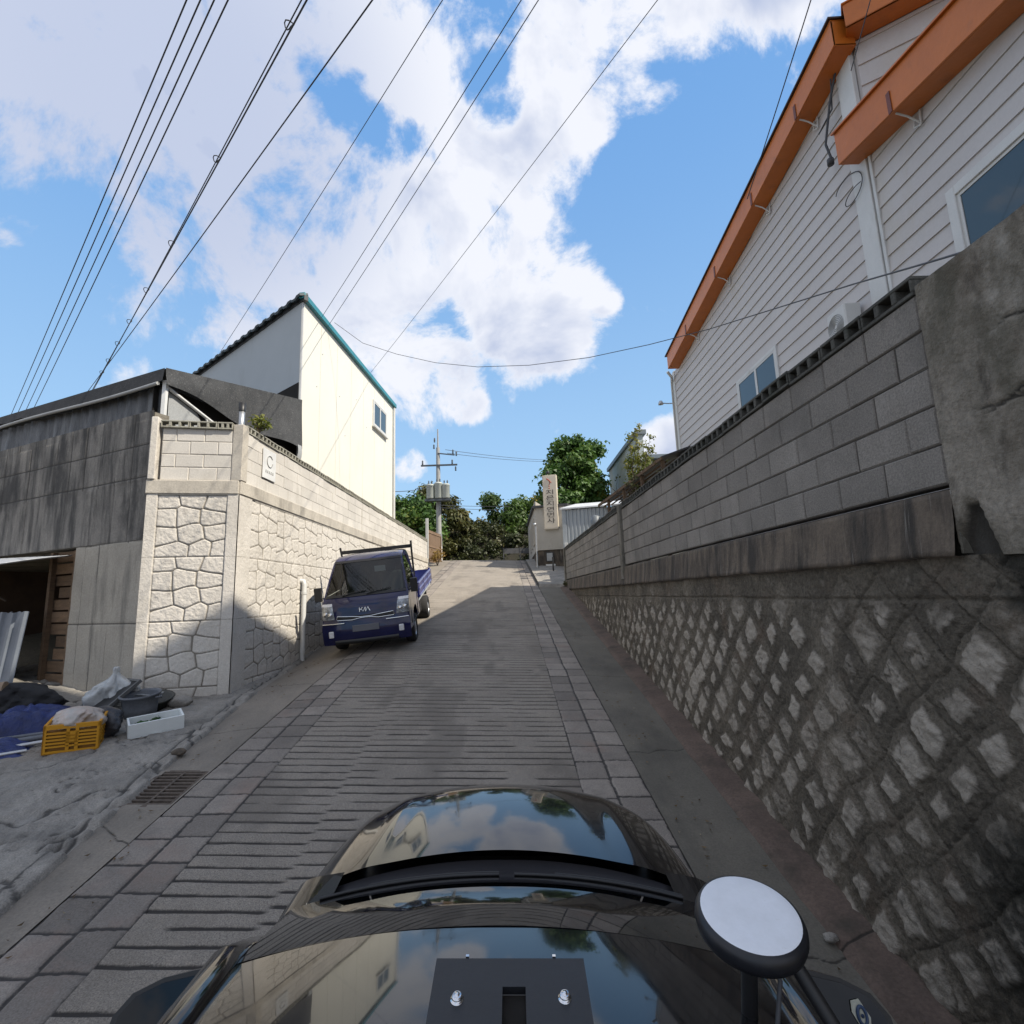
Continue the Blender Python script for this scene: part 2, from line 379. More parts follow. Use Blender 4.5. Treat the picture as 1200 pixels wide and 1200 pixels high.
m_siding = mat('white_siding', (.54, .515, .50), (.50, .475, .46), scale=.8, rough=.6, bump=.1, bscale=25, fine=.05, spec=.3,
               stains=[((.42, .36, .24), .55, .56, .75, (1, 1, .35), .45), ((.40, .39, .36), 2.4, .6, .78, (1, 1, .25), .35)])
m_trim = mat('white_trim', (.62, .62, .60), (.55, .55, .53), scale=2, rough=.5, bump=.1, fine=.06, stains=[((.38, .37, .33), 3, .58, .75, (1, 1, .3), .5)])
m_orange = mat('orange_metal', (.54, .150, .018), (.47, .128, .016), scale=1.4, rough=.38, bump=.08, bscale=8, fine=.05, spec=.45,
               stains=[((.22, .075, .024), 3, .55, .75, (1, 1, 1), .4)])
m_rust = mat('red_bracket', (.16, .035, .015), rough=.5, bump=.1)
m_steel = mat('galvanised_steel', (.50, .51, .52), (.40, .41, .42), scale=8, rough=.38, bump=.1, fine=.1, metallic=.8)
m_black = mat('black_plastic', (.015, .015, .016), rough=.45, bump=.05, fine=.1)
m_void = mat('dark_inside', (.015, .013, .011), rough=1, bump=0)
m_cable = mat('cable_rubber', (.05, .052, .058), rough=.6, bump=0)
m_glass_w = glass('window_glass', (.05, .07, .08), .03)
m_cream = mat('cream_panel', (.78, .755, .66), (.74, .715, .62), scale=.7, rough=.55, bump=.05, bscale=20, fine=.03,
              stains=[((.60, .57, .48), 1.3, .60, .8, (1, 1, .3), .4)])
m_teal = mat('teal_metal', (.05, .25, .29), (.04, .20, .24), rough=.4, bump=.1, fine=.08)
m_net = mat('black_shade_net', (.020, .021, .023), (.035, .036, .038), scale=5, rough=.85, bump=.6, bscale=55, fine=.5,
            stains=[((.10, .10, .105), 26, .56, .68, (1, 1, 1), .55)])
m_netlit = mat('sunlit_shade_net', (.040, .042, .045), (.07, .072, .075), scale=3, rough=.9, bump=.9, bscale=60, fine=.5,
               stains=[((.16, .16, .16), 34, .56, .66, (1, 1, 1), .7)])  # lighter copy of the black net, sunlight put into its colour
m_sheet = mat('grey_vinyl', (.15, .155, .16), (.040, .043, .048), scale=2, rough=.42, bump=.3, bscale=9, fine=.1, sx=(2, 2, .5), bump2=(4, .6))
m_white = mat('white_paint', (.75, .75, .73), rough=.5, bump=.05, fine=.04)
m_greyboard = mat('grey_board', (.36, .37, .37), rough=.6, bump=.1)
m_wood = mat('old_wood', (.20, .125, .070), (.115, .072, .043), scale=4, rough=.9, bump=.5, bscale=30, fine=.3, sx=(1, 1, 5), rnd=.3)
m_tin = mat('corrugated_tin', (.50, .52, .55), (.40, .42, .46), scale=2, rough=.42, bump=.1, fine=.08, metallic=.25)
m_crate = mat('yellow_plastic', (.62, .30, .020), (.56, .26, .018), rough=.42, bump=.08, fine=.06, spec=.4, stains=[((.30, .16, .03), 9, .6, .75, (1, 1, 1), .4)])
m_foam = mat('white_foam', (.72, .75, .74), (.66, .69, .68), scale=6, rough=.85, bump=.2, bscale=150, fine=.06)
m_grey_pl = mat('grey_plastic', (.15, .16, .18), (.11, .12, .135), scale=4, rough=.5, bump=.1)
m_bagw = mat('clear_bag', (.74, .76, .75), (.58, .60, .60), scale=8, rough=.25, bump=.6, bscale=22, fine=.15, trans=.35)
m_bagp = mat('pinkish_bag', (.62, .50, .43), (.58, .56, .52), scale=9, rough=.3, bump=.6, bscale=24, fine=.12, trans=.2)
m_bagd = mat('dark_grey_bag', (.055, .058, .068), (.03, .032, .04), scale=8, rough=.3, bump=.5, bscale=22, fine=.2)
m_tarp = mat('blue_tarp', (.012, .030, .16), (.010, .018, .075), scale=6, rough=.4, bump=.5, bscale=18, fine=.15)
m_rubber = mat('tyre_rubber', (.018, .018, .019), (.03, .03, .03), rough=.85, bump=.2)
m_herb = leafmat('herb_leaf', (.02, .07, .015), (.05, .14, .03))
m_pvc = mat('pvc_pipe', (.62, .62, .60), (.52, .52, .50), rough=.45, bump=.05, fine=.06)

# ------------------------------------------------------------------ the ground
def g(x, y):
    x = np.asarray(x, float); y = np.asarray(y, float)
    s = ss(-x, 2.5, 4.3)
    b = np.interp(y, [4, 6, 7.7, 10, 12, 16, 25, 30], [0, .03, .26, .87, 1, .75, .2, 0])
    t = np.clip((y - 25) / 7, 0, 1)
    return -2.635 + .1616 * np.minimum(y, 25) + .1616 * 7 * (t - t ** 3 + t ** 4 / 2) - .0355 * np.clip(x, -25, 25) - .33 * s * b

xA = lambda y: -2.42 - .012 * y          # grooved concrete, left edge
xB = lambda y: -3.03 - .012 * y          # left pavers, outer edge
xK = lambda y: -3.40 - .115 * (y - 4.2)  # left kerb
xR = lambda y: .66 - .020 * y            # grooved concrete, right edge
xQ = lambda y: 1.32 - .027 * y           # right pavers, outer edge
xW_ = lambda y: 2.19 - .0211 * y         # face of the right-hand wall

def ground():
    xs = np.concatenate([np.linspace(-160, -14, 12), np.linspace(-12, 12, 49), np.linspace(14, 160, 12)])
    ys = np.concatenate([np.linspace(-120, -6, 12), np.linspace(-5, 34, 79), np.linspace(38, 220, 14)])
    Y, X = np.meshgrid(ys, xs, indexing='ij')
    Z = g(X, np.maximum(Y, -30)) - .06
    far = ss(np.hypot(X, Y - 20), 60, 200)
    Z = Z - far * 6
    o = npgrid('ground', np.stack([X, Y, Z], -1), m_soil); tag(o, kind='structure')
ground()

YS = np.concatenate([np.arange(-1.2, 7, .0105), np.arange(7, 11, .015), np.arange(11, 20, .022), np.arange(20, 38, .25)])
def strip(name, fl, fr, nx, hf, m, ys=YS, skip=None):
    u = np.linspace(0, 1, nx)
    Y, U = np.meshgrid(ys, u, indexing='ij')
    l, r = fl(Y), fr(Y); X = l + (r - l) * U
    dz, gro, rnd = hf(X, Y, U)
    Z = g(X, Y) + dz
    sk = skip(X, Y) if skip else None
    o = npgrid(name, np.stack([X, Y, Z], -1), m, attr={'gro': gro, 'rnd': rnd}, skip=sk)
    return tag(o, kind='structure')

def h_road(X, Y, U):
    wob = .010 * (fbm(X * 1.7, Y * .9, 3, 3) - .5) * 2 + .006 * (vnoise(X * 14, Y * 3, 5) - .5)
    wob = wob + np.where(X < -1.62 - .012 * Y + .02 * vnoise(Y * 3, Y * 0, 9), .045, 0) + .012 * (X + 1)
    p = (Y + wob) / .135; k = np.floor(p); f = p - k
    wd = .10 + .07 * hash2(k, k * 0, 11) + .06 * (vnoise(X * 5, k * 3.3, 12) - .5)
    gr = 1 - ss(np.abs(f - .5), wd * .45, wd)
    gr = gr * ss(vnoise(X * 3.1, k * 7.7, 14), .10, .28)
    gr = gr * (1 - ss(Y, 16.5, 20)) 
    dz = .012 - .012 * gr + .006 * (fbm(X * 9, Y * 9, 3, 21) - .5) + .012 * (fbm(X * .8, Y * .8, 2, 22) - .5) + .003 * (hash2(k, k * 0, 8) - .5)
    return dz, gr, ss(fbm(X * 2.2 + 3, Y * .8, 5, 33), .52, .72) * .9
strip('road', xA, xR, 34, h_road, m_road)

def h_paver(cols, ln, seed):
    def f(X, Y, U):
        Uw = U + .022 * (vnoise(Y * 2.1, X * 0, seed) - .5) + .012 * (vnoise(Y * 9, X * 0, seed + 4) - .5)
        c = np.clip(np.floor(Uw * cols), 0, cols - 1); fu = Uw * cols - c
        off = hash2(c, c * 0, seed) * .5 * ln
        q = (Y + off + .014 * (vnoise(X * 7, Y * 2, seed + 1) - .5)) / ln; k = np.floor(q); jo = .22 * (hash2(k, c, seed + 5) - .5); fq = q - k
        wdt = .6 / cols
        eu = np.minimum(fu, 1 - fu) * wdt; eq = np.minimum(fq, 1 - fq) * ln
        e = np.minimum(eu, eq) + .010 * (vnoise(X * 40, Y * 40, seed + 2) - .5)
        gr = 1 - ss(e, .005, .020)
        r = hash2(k, c, seed + 3)
        dz = .014 - .012 * gr + .006 * (r - .5) + .004 * (fbm(X * 8, Y * 8, 3, seed) - .5)
        return dz, gr, r
    return f
strip('paving_strip', xB, xA, 46, h_paver(2, .30, 41), m_paver)
strip('paving_strip', xR, xQ, 46, h_paver(2, .34, 57), m_paver)

GR = (4.86, 5.44)                       # the drain in the left gutter
def in_grate(X, Y): return (Y > GR[0]) & (Y < GR[1]) & (X > xB(Y) - .47) & (X < xB(Y) - .03)
def h_gut(seed, crack):
    def f(X, Y, U):
        cr = np.zeros_like(X)
        for yy, a in crack:
            d = np.abs(Y - yy - a * (U - .5) - .06 * (vnoise(U * 6, U * 0 + yy, seed) - .5))
            cr = np.maximum(cr, 1 - ss(d, .004, .014))
        dz = .010 - .008 * cr + .010 * (fbm(X * 3, Y * 3, 3, seed) - .5)
        return dz, cr, U * 0 + .5
    return f
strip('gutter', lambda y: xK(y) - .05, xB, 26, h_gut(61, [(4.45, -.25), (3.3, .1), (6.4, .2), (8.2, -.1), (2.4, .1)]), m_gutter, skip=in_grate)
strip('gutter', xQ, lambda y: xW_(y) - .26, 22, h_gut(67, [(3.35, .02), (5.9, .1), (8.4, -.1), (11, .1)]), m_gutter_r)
def h_foot(X, Y, U):
    cr = 1 - ss(np.abs(Y - 3.4 - .1 * U), .004, .016)
    return .035 + .045 * U + .02 * (fbm(X * 5, Y * 5, 3, 71) - .5) - .02 * (1 - ss(U, 0, .15)) * 1.5 - .008 * cr, cr, U * 0
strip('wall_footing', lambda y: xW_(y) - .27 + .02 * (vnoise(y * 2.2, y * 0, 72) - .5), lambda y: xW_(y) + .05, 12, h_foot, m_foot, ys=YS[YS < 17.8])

def h_walk(X, Y, U):
    kerb = ss(-(X - xK(Y)), .0, .05)
    d = -(X - xK(Y))
    n = fbm(X * 4.2, Y * 4.2, 4, 81)
    crk = 1 - ss(np.abs(fbm(X * 1.4, Y * 1.9, 3, 83) - .5), .006, .022)
    crk = np.maximum(crk, .8 * (1 - ss(np.abs(fbm(X * 2.6 + 7, Y * 3.3, 4, 88) - .5), .004, .015)) * ss(d, .1, .3))
    kj = 1 - ss(np.abs(d - .17 - .02 * (vnoise(Y * 4, Y * 0, 85) - .5)), .006, .02)
    rid = .5 - .5 * np.cos(2 * np.pi * (X * .8 + Y * .95 + .06 * vnoise(X * 3, Y * 3, 84)) / .085)
    zone = (1 - ss(Y, 3.9, 4.1)) * ss(d, .02, .06) + .9 * ss(Y, 4.5, 4.9) * (1 - ss(Y, 6.6, 7.2)) * ss(d, .25, .4) * ss(fbm(X * 1.6, Y * 1.6, 3, 95), .40, .54)
    groo = .55 * (1 - ss(rid, .05, .3)) * zone
    brk = ss(fbm(X * 2.6, Y * 2.6, 3, 86), .56, .66) * (1 - ss(d, .1, .9)) * (Y > 4.2)
    dz = -.03 + kerb * (.085 + .02 * (n - .5)) + .045 * (n - .5) * ss(d, .2, .5) + .016 * (fbm(X * 13, Y * 13, 4, 89) - .5) * ss(d, .05, .2) - .02 * crk - .02 * kj * (Y > 4.2) - .016 * groo - .05 * brk * kerb
    return dz, np.clip(crk * .8 + groo * .9 + kj * .8 + brk * .5 * fbm(X * 20, Y * 20, 2, 87), 0, 1), n
strip('pavement', lambda y: xK(y) - 4.9, lambda y: xK(y) + .02, 250, h_walk, m_walk, ys=np.concatenate([np.arange(1.5, 8.3, .026), np.arange(8.3, 11.6, .04)]))

# drain: pit, frame and bars
dr = empty('drain_grate', (-3.33, 5.15, float(g(-3.33, 5.15))), 'rusty iron drain grate set into the left gutter beside the grey pavers', 'drain')
def gp(x, y, dz=0): return (x, y, float(g(x, y)) + dz)
mb = MB(); pit = MB()
for a in range(10):
    y = GR[0] + .03 + a * (GR[1] - GR[0] - .06) / 9
    mb.prism([gp(xB(y) - .46, y - .011, .008), gp(xB(y) - .04, y - .011, .008), gp(xB(y) - .04, y + .011, .008), gp(xB(y) - .46, y + .011, .008)], (0, 0, -.03))
fr = MB()
for x0, x1, y0, y1 in ((-.49, -.455, GR[0] - .02, GR[1] + .02), (-.045, -.01, GR[0] - .02, GR[1] + .02), (-.262, -.238, GR[0], GR[1]), (-.49, -.01, GR[0] - .025, GR[0] + .012), (-.49, -.01, GR[1] - .012, GR[1] + .025)):
    fr.prism([gp(xB(y0) + x0, y0, .011), gp(xB(y0) + x1, y0, .011), gp(xB(y1) + x1, y1, .011), gp(xB(y1) + x0, y1, .011)], (0, 0, -.045))
pit.prism([gp(xB(GR[0]) - .5, GR[0] - .03, -.3), gp(xB(GR[0]), GR[0] - .03, -.3), gp(xB(GR[1]), GR[1] + .03, -.3), gp(xB(GR[1]) - .5, GR[1] + .03, -.3)], (0, 0, -.02))
for p, q in (((-.5, 0), (0, 0)), ((0, 0), (0, 1)), ((0, 1), (-.5, 1)), ((-.5, 1), (-.5, 0))):
    ya, yb = GR[p[1]] + (.03 if p[1] else -.03), GR[q[1]] + (.03 if q[1] else -.03)
    pit.add([gp(xB(ya) + p[0], ya, -.02), gp(xB(yb) + q[0], yb, -.02), gp(xB(yb) + q[0], yb, -.3), gp(xB(ya) + p[0], ya, -.3)], [(0, 1, 2, 3)])
m_iron = mat('rusty_iron', (.13, .105, .085), (.08, .062, .05), scale=14, rough=.75, bump=.3, metallic=.3)
mb.build('grate_bars', m_iron, dr); fr.build('frame', m_iron, dr); pit.build('pit', m_void, dr)

# concrete ramp at the end of the right-hand wall
def h_ramp(X, Y, U):
    d = Y - 17.45 - .35 * (1 - U)
    return -.25 + .37 * ss(d, 0, .10) + .06 * ss(U, 0, .3) * ss(d, .3, 2.) + .01 * (fbm(X * 4, Y * 4, 3, 91) - .5), U * 0, U * 0
strip('driveway_ramp', lambda y: .86 - .025 * (y - 17.5), lambda y: 3.2 + 0 * y, 30, h_ramp, m_walk, ys=np.arange(17.4, 27, .05))

# ------------------------------------------------------------------ walls
class Frame:                                # upright wall frame: s along, n outward, z up
    def __init__(s, p, q, out):
        s.p = Vector((p[0], p[1], 0)); d = Vector((q[0] - p[0], q[1] - p[1], 0)); s.L = d.length; s.e = d.normalized()
        s.n = Vector((s.e.y, -s.e.x, 0)) * out
        s.M = Matrix(((s.e.x, s.n.x, 0, s.p.x), (s.e.y, s.n.y, 0, s.p.y), (0, 0, 1, 0), (0, 0, 0, 1)))
    def P(s, a, n, z): return s.p + s.e * a + s.n * n + Vector((0, 0, z))
    def np(s, A, Nn, Z): return np.stack([s.p.x + s.e.x * A + s.n.x * Nn, s.p.y + s.e.y * A + s.n.y * Nn, Z + 0 * A], -1)

def blocks(fr, s0, s1, z0, rows, bh, bl, name, parent, mb_, mm, proud=.0, gap=.009, depth=.1, first=0, seed=1, ch=.008):
    """courses of cement blocks with real raked joints in one part"""
    mb = MB(); rnd = []; rg = random.Random(seed)
    for r in range(rows):
        a = s0 - (bl * .5 if (r + first) % 2 else 0)
        while a < s1:
            x0, x1 = max(a, s0) + gap / 2, min(a + bl, s1) - gap / 2; a += bl
            if x1 - x0 < .03: continue
            zl, zh = z0 + r * bh + gap / 2, z0 + (r + 1) * bh - gap / 2
            j = proud + rg.uniform(-.004, .004); k = rg.random()
            jj = [rg.uniform(-.002, .002) for _ in range(8)]
            P = [fr.P(x0, j - ch, zl), fr.P(x1, j - ch, zl), fr.P(x1, j - ch, zh), fr.P(x0, j - ch, zh)]
            F = [fr.P(x0 + ch + jj[0], j, zl + ch), fr.P(x1 - ch + jj[1], j, zl + ch + jj[4]), fr.P(x1 - ch + jj[2], j, zh - ch), fr.P(x0 + ch, j, zh - ch + jj[3])]
            B = [fr.P(x0, -depth, zl), fr.P(x1, -depth, zl), fr.P(x1, -depth, zh), fr.P(x0, -depth, zh)]
            mb.add(F + P + B, [(0, 1, 2, 3), (0, 4, 5, 1), (1, 5, 6, 2), (2, 6, 7, 3), (3, 7, 4, 0), (4, 8, 9, 5), (5, 9, 10, 6), (6, 10, 11, 7), (7, 11, 8, 4)])
            rnd += [k] * 12
    m = MB(); m.box((s0, -depth + .002, z0), (s1, proud - .011, z0 + rows * bh), 0, fr.M)
    o = mb.build(name, mb_, parent, attr={'rnd': rnd})
    m.build('mortar', mm, o)
    return o

def coping(fr, s0, s1, z0, h, mm, parent, dep=.15, proud=.02, bl=.39, seed=3, holes=3):
    """perforated blocks laid on their side along a wall top; the openings go right through"""
    mb = MB(); rg = random.Random(seed); a = s0
    while a < s1 - .02:
        b = min(a + bl, s1); t = rg.uniform(-.006, .006); j = rg.uniform(-.006, .006)
        A = lambda x0, x1, z_0, z_1: mb.box((x0, proud - dep + j, z_0 + t), (x1, proud + j, z_1 + t), 0, fr.M)
        A(a + .003, b - .003, z0, z0 + h * .2); A(a + .003, b - .003, z0 + h * .80, z0 + h)
        w = (b - a) / holes
        for k in range(holes + 1):
            c = a + k * w
            A(max(c - .018, a + .004), min(c + .018, b - .004), z0 + h * .2, z0 + h * .80)
        a += bl
    return mb.build('coping', mm, parent, bevel=.004)

RW = Frame((2.19, 0), (2.19 - .0211 * 18, 18), -1)      # s = y, outward = towards the road
rw = empty('retaining_wall', (2.1, 9, float(g(2.1, 9))), 'long retaining wall of diamond set stones with grey cement blocks and perforated coping on top', 'wall')
# stone facing
def stonewall(s0, s1, top, name, parent):
    sa = [s0]
    while sa[-1] < s1: sa.append(sa[-1] + .0125 + .0016 * max(0, sa[-1] - 2))
    sa = np.array(sa); na = 200
    Sg, T = np.meshgrid(sa, np.linspace(0, 1, na), indexing='ij')
    zb = g(2.1, Sg) - .12; Z = zb + (top - zb) * T
    d = .375
    w1 = .11 * (fbm(Sg * 1.6, Z * 1.6, 4, 101) - .5) * 2; w2 = .11 * (fbm(Sg * 1.6, Z * 1.6, 3, 102) - .5) * 2
    u = (Sg + w1 + Z * 1.0 + w2) / d; v = (Z + w2 - Sg - w1) / d
    iu, iv = np.floor(u), np.floor(v); fu, fv = u - iu, v - iv
    r = hash2(iu * 1.0, iv * 1.0, 103); r2 = hash2(iu, iv, 104)
    e = np.minimum(np.minimum(fu, 1 - fu), np.minimum(fv, 1 - fv))      # 0 at the joint, .5 in the middle
    e = e + .22 * (fbm(Sg * 9, Z * 7, 5, 105) - .5) + .16 * (r2 - .5)
    msk = ss(e, .135, .27)
    # joints fill in towards the top (smeared mortar) and vanish at the bottom edge
    smear = ss(Z, top - .45, top - .12); msk = msk * (1 - .75 * smear)
    rough = fbm(Sg * 12, Z * 12, 5, 106) - .5; rough2 = fbm(Sg * 34, Z * 34, 3, 107) - .5
    h = msk * (.008 + .012 * r + (fu - .5) * (hash2(iu, iv, 115) - .5) * .04 + (fv - .5) * (hash2(iu, iv, 116) - .5) * .04) + .030 * rough * (.4 + .6 * msk) + .030 * rough2 * (.35 + .65 * msk)
    cr2 = (1 - ss(np.abs(fbm(Sg * 3.2, Z * 3.2, 4, 112) - .5), .004, .016)) * .7
    line = (1 - ss(np.abs(Z + .10 + .01 * (vnoise(Sg * 2, Sg * 0, 108) - .5)), .004, .014))
    jl = (1 - ss(np.minimum(np.minimum(fu, 1 - fu), np.minimum(fv, 1 - fv)), .008, .03)) * ss(vnoise(Sg * 1.3, Z * 1.3, 109), .35, .55)
    h = h - .014 * line - .016 * jl - .008 * cr2
    o = npgrid(name, RW.np(Sg, h, Z), m_stone, parent, attr={'msk': msk * (.45 + .6 * r) - line - 1.1 * jl - .6 * cr2 + .55 * (fbm(Sg * 20, Z * 14, 4, 110) - .5), 'rnd': r2, 'alg': ss(fbm(Sg * 2.0, Z * 1.5, 4, 118), .40, .62) * (.15 + .85 * (1 - ss(Sg, 2.1, 3.1))) * (.5 + .9 * fbm(Sg * 30, Z * 30, 3, 119))})
    return o
stonewall(.35, 18.0, .11, 'stone_face', rw)
# concrete band under the blocks: leans back a little
bs = np.linspace(2.44, 18.0, 500); Sg, T = np.meshgrid(bs, np.linspace(0, 1, 14), indexing='ij')
npgrid('concrete_band', RW.np(Sg, .045 - .03 * T + .012 * (fbm(Sg * 4, T * 3, 3, 120) - .5) - .10 * ss(T, .93, 1.) - .14 * (1 - ss(T, 0, .03)) + .02 * (1 - ss(T, .05, .4)) * (fbm(Sg * 6, T, 2, 121) - .3), .085 + (.455 - .085) * T + .02 * (1 - T) * (fbm(Sg * 5, Sg * 0, 3, 122) - .5)), m_band, rw)
mb = MB(); mb.box((.4, -.5, -5), (18, -.06, .40), 0, RW.M); mb.build('wall_core', m_oldconc, rw)
blocks(RW, 2.46, 9.22, .46, 5, .202, .40, 'block_courses', rw, m_block, m_mortar, seed=5)
blocks(RW, 9.40, 17.92, .46, 5, .202, .40, 'block_courses', rw, m_block, m_mortar, seed=6)
coping(RW, 2.46, 9.22, 1.47, .112, m_cope, rw, seed=4); coping(RW, 9.40, 17.92, 1.47, .112, m_cope, rw, seed=5)
for s0 in (9.31, 17.99):
    mb = MB(); mb.box((s0 - .085, -.15, float(g(2, s0)) if s0 > 17 else .2), (s0 + .085, .05, 1.56), 0, RW.M); mb.build('wall_post', m_oldconc, rw, bevel=.01)

# the taller rendered wall in front of it
cw = empty('concrete_wall', (2.14, 1.4, .1), 'tall weathered concrete wall, stained and mossy, nearest the car above the stones', 'wall')
a = np.concatenate([np.linspace(.2, 2.44, 150)]); Sg, T = np.meshgrid(a, np.linspace(0, 1, 110), indexing='ij')
Zc = .085 + .05 * (fbm(Sg * 5, Sg * 0 + 2, 3, 135) - .5) * (1 - T) + (1.50 - .085) * T
n = .020 + .012 * (fbm(Sg * 3, Zc * 3, 4, 131) - .5) + .006 * (fbm(Sg * 20, Zc * 20, 3, 132) - .5)
crk = np.zeros_like(Sg)
for z0, sl, s0_, s1_ in ((1.02, .12, .8, 2.2), (.80, -.10, 1.3, 2.3), (.62, .25, 1.6, 2.35), (1.25, -.05, .5, 1.5)):
    d = np.abs(Zc - z0 - sl * (Sg - 1.6) - .09 * (fbm(Sg * 5, Sg * 0 + z0, 3, 133) - .5)); crk = np.maximum(crk, (1 - ss(d, .003, .012)) * ss(Sg, s0_, s0_ + .2) * (1 - ss(Sg, s1_ - .2, s1_)))
hole = ss(1 - np.maximum(np.abs(Sg - 2.35) / (.02 + .10 * (.40 - Zc) / .3), np.abs(Zc - .20) / .17), 0, .35) * (Zc < .38)
n = n - .012 * crk - .05 * hole
npgrid('wall_face', RW.np(Sg, n, Zc), mat('mossy_render', (.285, .255, .210), (.19, .168, .136), scale=2.4, rough=.95, bump=.55, bscale=42, fine=.28,
       stains=[((.080, .073, .052), 2.3, .45, .62, (1, 1, .6), .9), ((.045, .038, .030), 4.2, .55, .68, (1, 1.6, .6), .75), ((.36, .335, .29), 4.5, .56, .7, (1, 1, .7), .7), ((.10, .078, .055), 1.6, .55, .7, (1, 1, .5), .6)],
       attrs=[('gro', (.03, .027, .022), .2, .7, .9)], bump2=(9, .5)), cw, attr={'gro': np.clip(crk * .8 + hole, 0, 1)})
mb = MB(); mb.box((.2, -.16, .1), (2.438, -.035, 1.492), 0, RW.M); mb.box((.2, -.1, 1.488), (2.438, .016, 1.496), 0, RW.M); mb.box((2.425, -.1, .12), (2.438, .016, 1.49), 0, RW.M); mb.build('wall_core', m_oldconc, cw)

# ------------------------------------------------------------------ left: panel wall, with the cut-off corner
A0, B0, D0 = (-4.195, 7.72), (-5.42, 7.45), (-9.0, 9.0)
LW = Frame(A0, (-4.195, 25.0), 1); CH = Frame(B0, A0, 1); DK = Frame(B0, D0, -1)
pw = empty('panel_wall', (-4.3, 12, float(g(-4.3, 12))), 'long pale perimeter wall of fieldstone patterned panels beside the blue truck', 'wall')
_pts = np.array([(.16, .10), (.50, .06), (.86, .12), (.14, .38), (.45, .36), (.80, .36), (.16, .66), (.50, .63), (.86, .60), (.28, .92), (.66, .90), (.92, .90)]) 
def panelpat(U, V, W, H):
    """U, V in metres inside one cast panel -> distance to the nearest joint and stone id"""
    best = np.full(U.shape, 9.); sec = np.full(U.shape, 9.); bi = np.zeros(U.shape)
    wu = U + .05 * (vnoise(U * 4, V * 4, 141) - .5); wv = V + .05 * (vnoise(U * 4, V * 4, 142) - .5)
    for i, (a, b) in enumerate(_pts):
        d = np.hypot((wu - a * W), (wv - b * H) * 1.15)
        m = d < best; sec = np.where(m, best, np.minimum(sec, d)); bi = np.where(m, i, bi); best = np.minimum(best, d)
    e = (sec - best) * .5
    ed = np.minimum(np.minimum(U, W - U), np.minimum(V, H - V))
    return e, ed, bi
def panelwall(fr, s0, s1, ws, name, ds, frame_l, parent, dep=1.):
    sa = [s0]
    while sa[-1] < s1: sa.append(sa[-1] + ds * (1 + .12 * max(0, sa[-1] - 1)))
    sa = np.array(sa); sa[-1] = s1
    Sg, T = np.meshgrid(sa, np.linspace(0, 1, int(3.1 / ds)), indexing='ij')
    pos = fr.np(Sg, 0 * Sg, 0 * Sg); zb = g(pos[..., 0] + .1 * fr.n.x, pos[..., 1]) - .12; zb = np.minimum(zb, 1.5)
    Z = zb + (1.68 - zb) * T
    rows_h = .935
    inp = (Sg > frame_l[0]) & (Sg < frame_l[1]) & (Z < 1.655)
    q = (Sg - frame_l[0]) / ws; U = (q - np.floor(q)) * ws; rr = (1.655 - Z) / rows_h; V = (rr - np.floor(rr)) * rows_h
    e, ed, bi = panelpat(U, V, ws, rows_h)
    h = -.030 * dep + .026 * dep * ss(e, .004, .017) * ss(ed, .004, .014) + .013 * (fbm(Sg * 26, Z * 26, 4, 151) - .5) * ss(e, .0, .03) + .006 * (hash2(bi, bi * 0, 152) - .5)
    h = np.where(inp, h, .012 + .004 * (fbm(Sg * 6, Z * 6, 3, 153) - .5))
    gro = np.where(inp, np.maximum(1 - ss(e, .004, .015), 1 - ss(ed, .004, .012)), (1 - ss(np.abs(Z - .72), .003, .009)) * .8 + (1 - ss(np.abs(Z + .21), .003, .009)) * .8)
    return npgrid(name, fr.np(Sg, h, Z), m_panel, parent, attr={'gro': gro}, flip=True)
# outward for LW is +x: Frame along +y with out=+1 gives n=(1,0)
panelwall(LW, 0.0, 17.3, .93, 'panel_face', .0125, (.40, 17.2), pw, .38)
panelwall(CH, 0.0, CH.L, .955, 'panel_face', .0095, (.145, 1.10), pw, .62)
mb = MB(); mb.box((.012, -.25, -2.4), (17.3, -.06, 1.66), 0, LW.M); mb.box((.02, -.25, -2.4), (CH.L - .02, -.06, 1.66), 0, CH.M); mb.build('wall_core', m_beam, pw)
for fr, a, b in ((LW, .0, 17.3), (CH, -.02, CH.L + .0)):
    mb = MB(); mb.box((a, -.2, 1.67), (b, .030, 1.885), 0, fr.M); mb.build('ledge_beam', m_beam, pw, bevel=.012)
blocks(CH, .14, CH.L - .13, 1.885, 4, .205, .39, 'block_courses', pw, m_plblock, m_plmortar, proud=-.015, seed=11, depth=.15)
blocks(LW, .15, 17.2, 1.885, 4, .205, .39, 'block_courses', pw, m_plblock, m_plmortar, proud=.0, gap=.005, seed=12, depth=.15, ch=.003)
coping(CH, .12, CH.L - .13, 2.705, .115, m_cope_l, pw, proud=.03, seed=8); coping(LW, .12, 17.2, 2.705, .115, m_cope_l, pw, proud=.02, seed=9)
mb = MB(); mb.box((-.02, -.13, 1.885), (.15, .035, 2.79), 0, LW.M); mb.build('corner_post', m_beam, pw, bevel=.01)
mb = MB(); mb.box((.0, -.14, 1.885), (.10, .05, 2.86), 0, CH.M); mb.build('corner_post', m_panel, pw, bevel=.012)
for k in (6.4, 12.2):
    mb = MB(); mb.box((k - .015, -.1, 1.886), (k + .015, .006, 2.70), 0, LW.M); mb.build('expansion_joint', m_beam, pw)

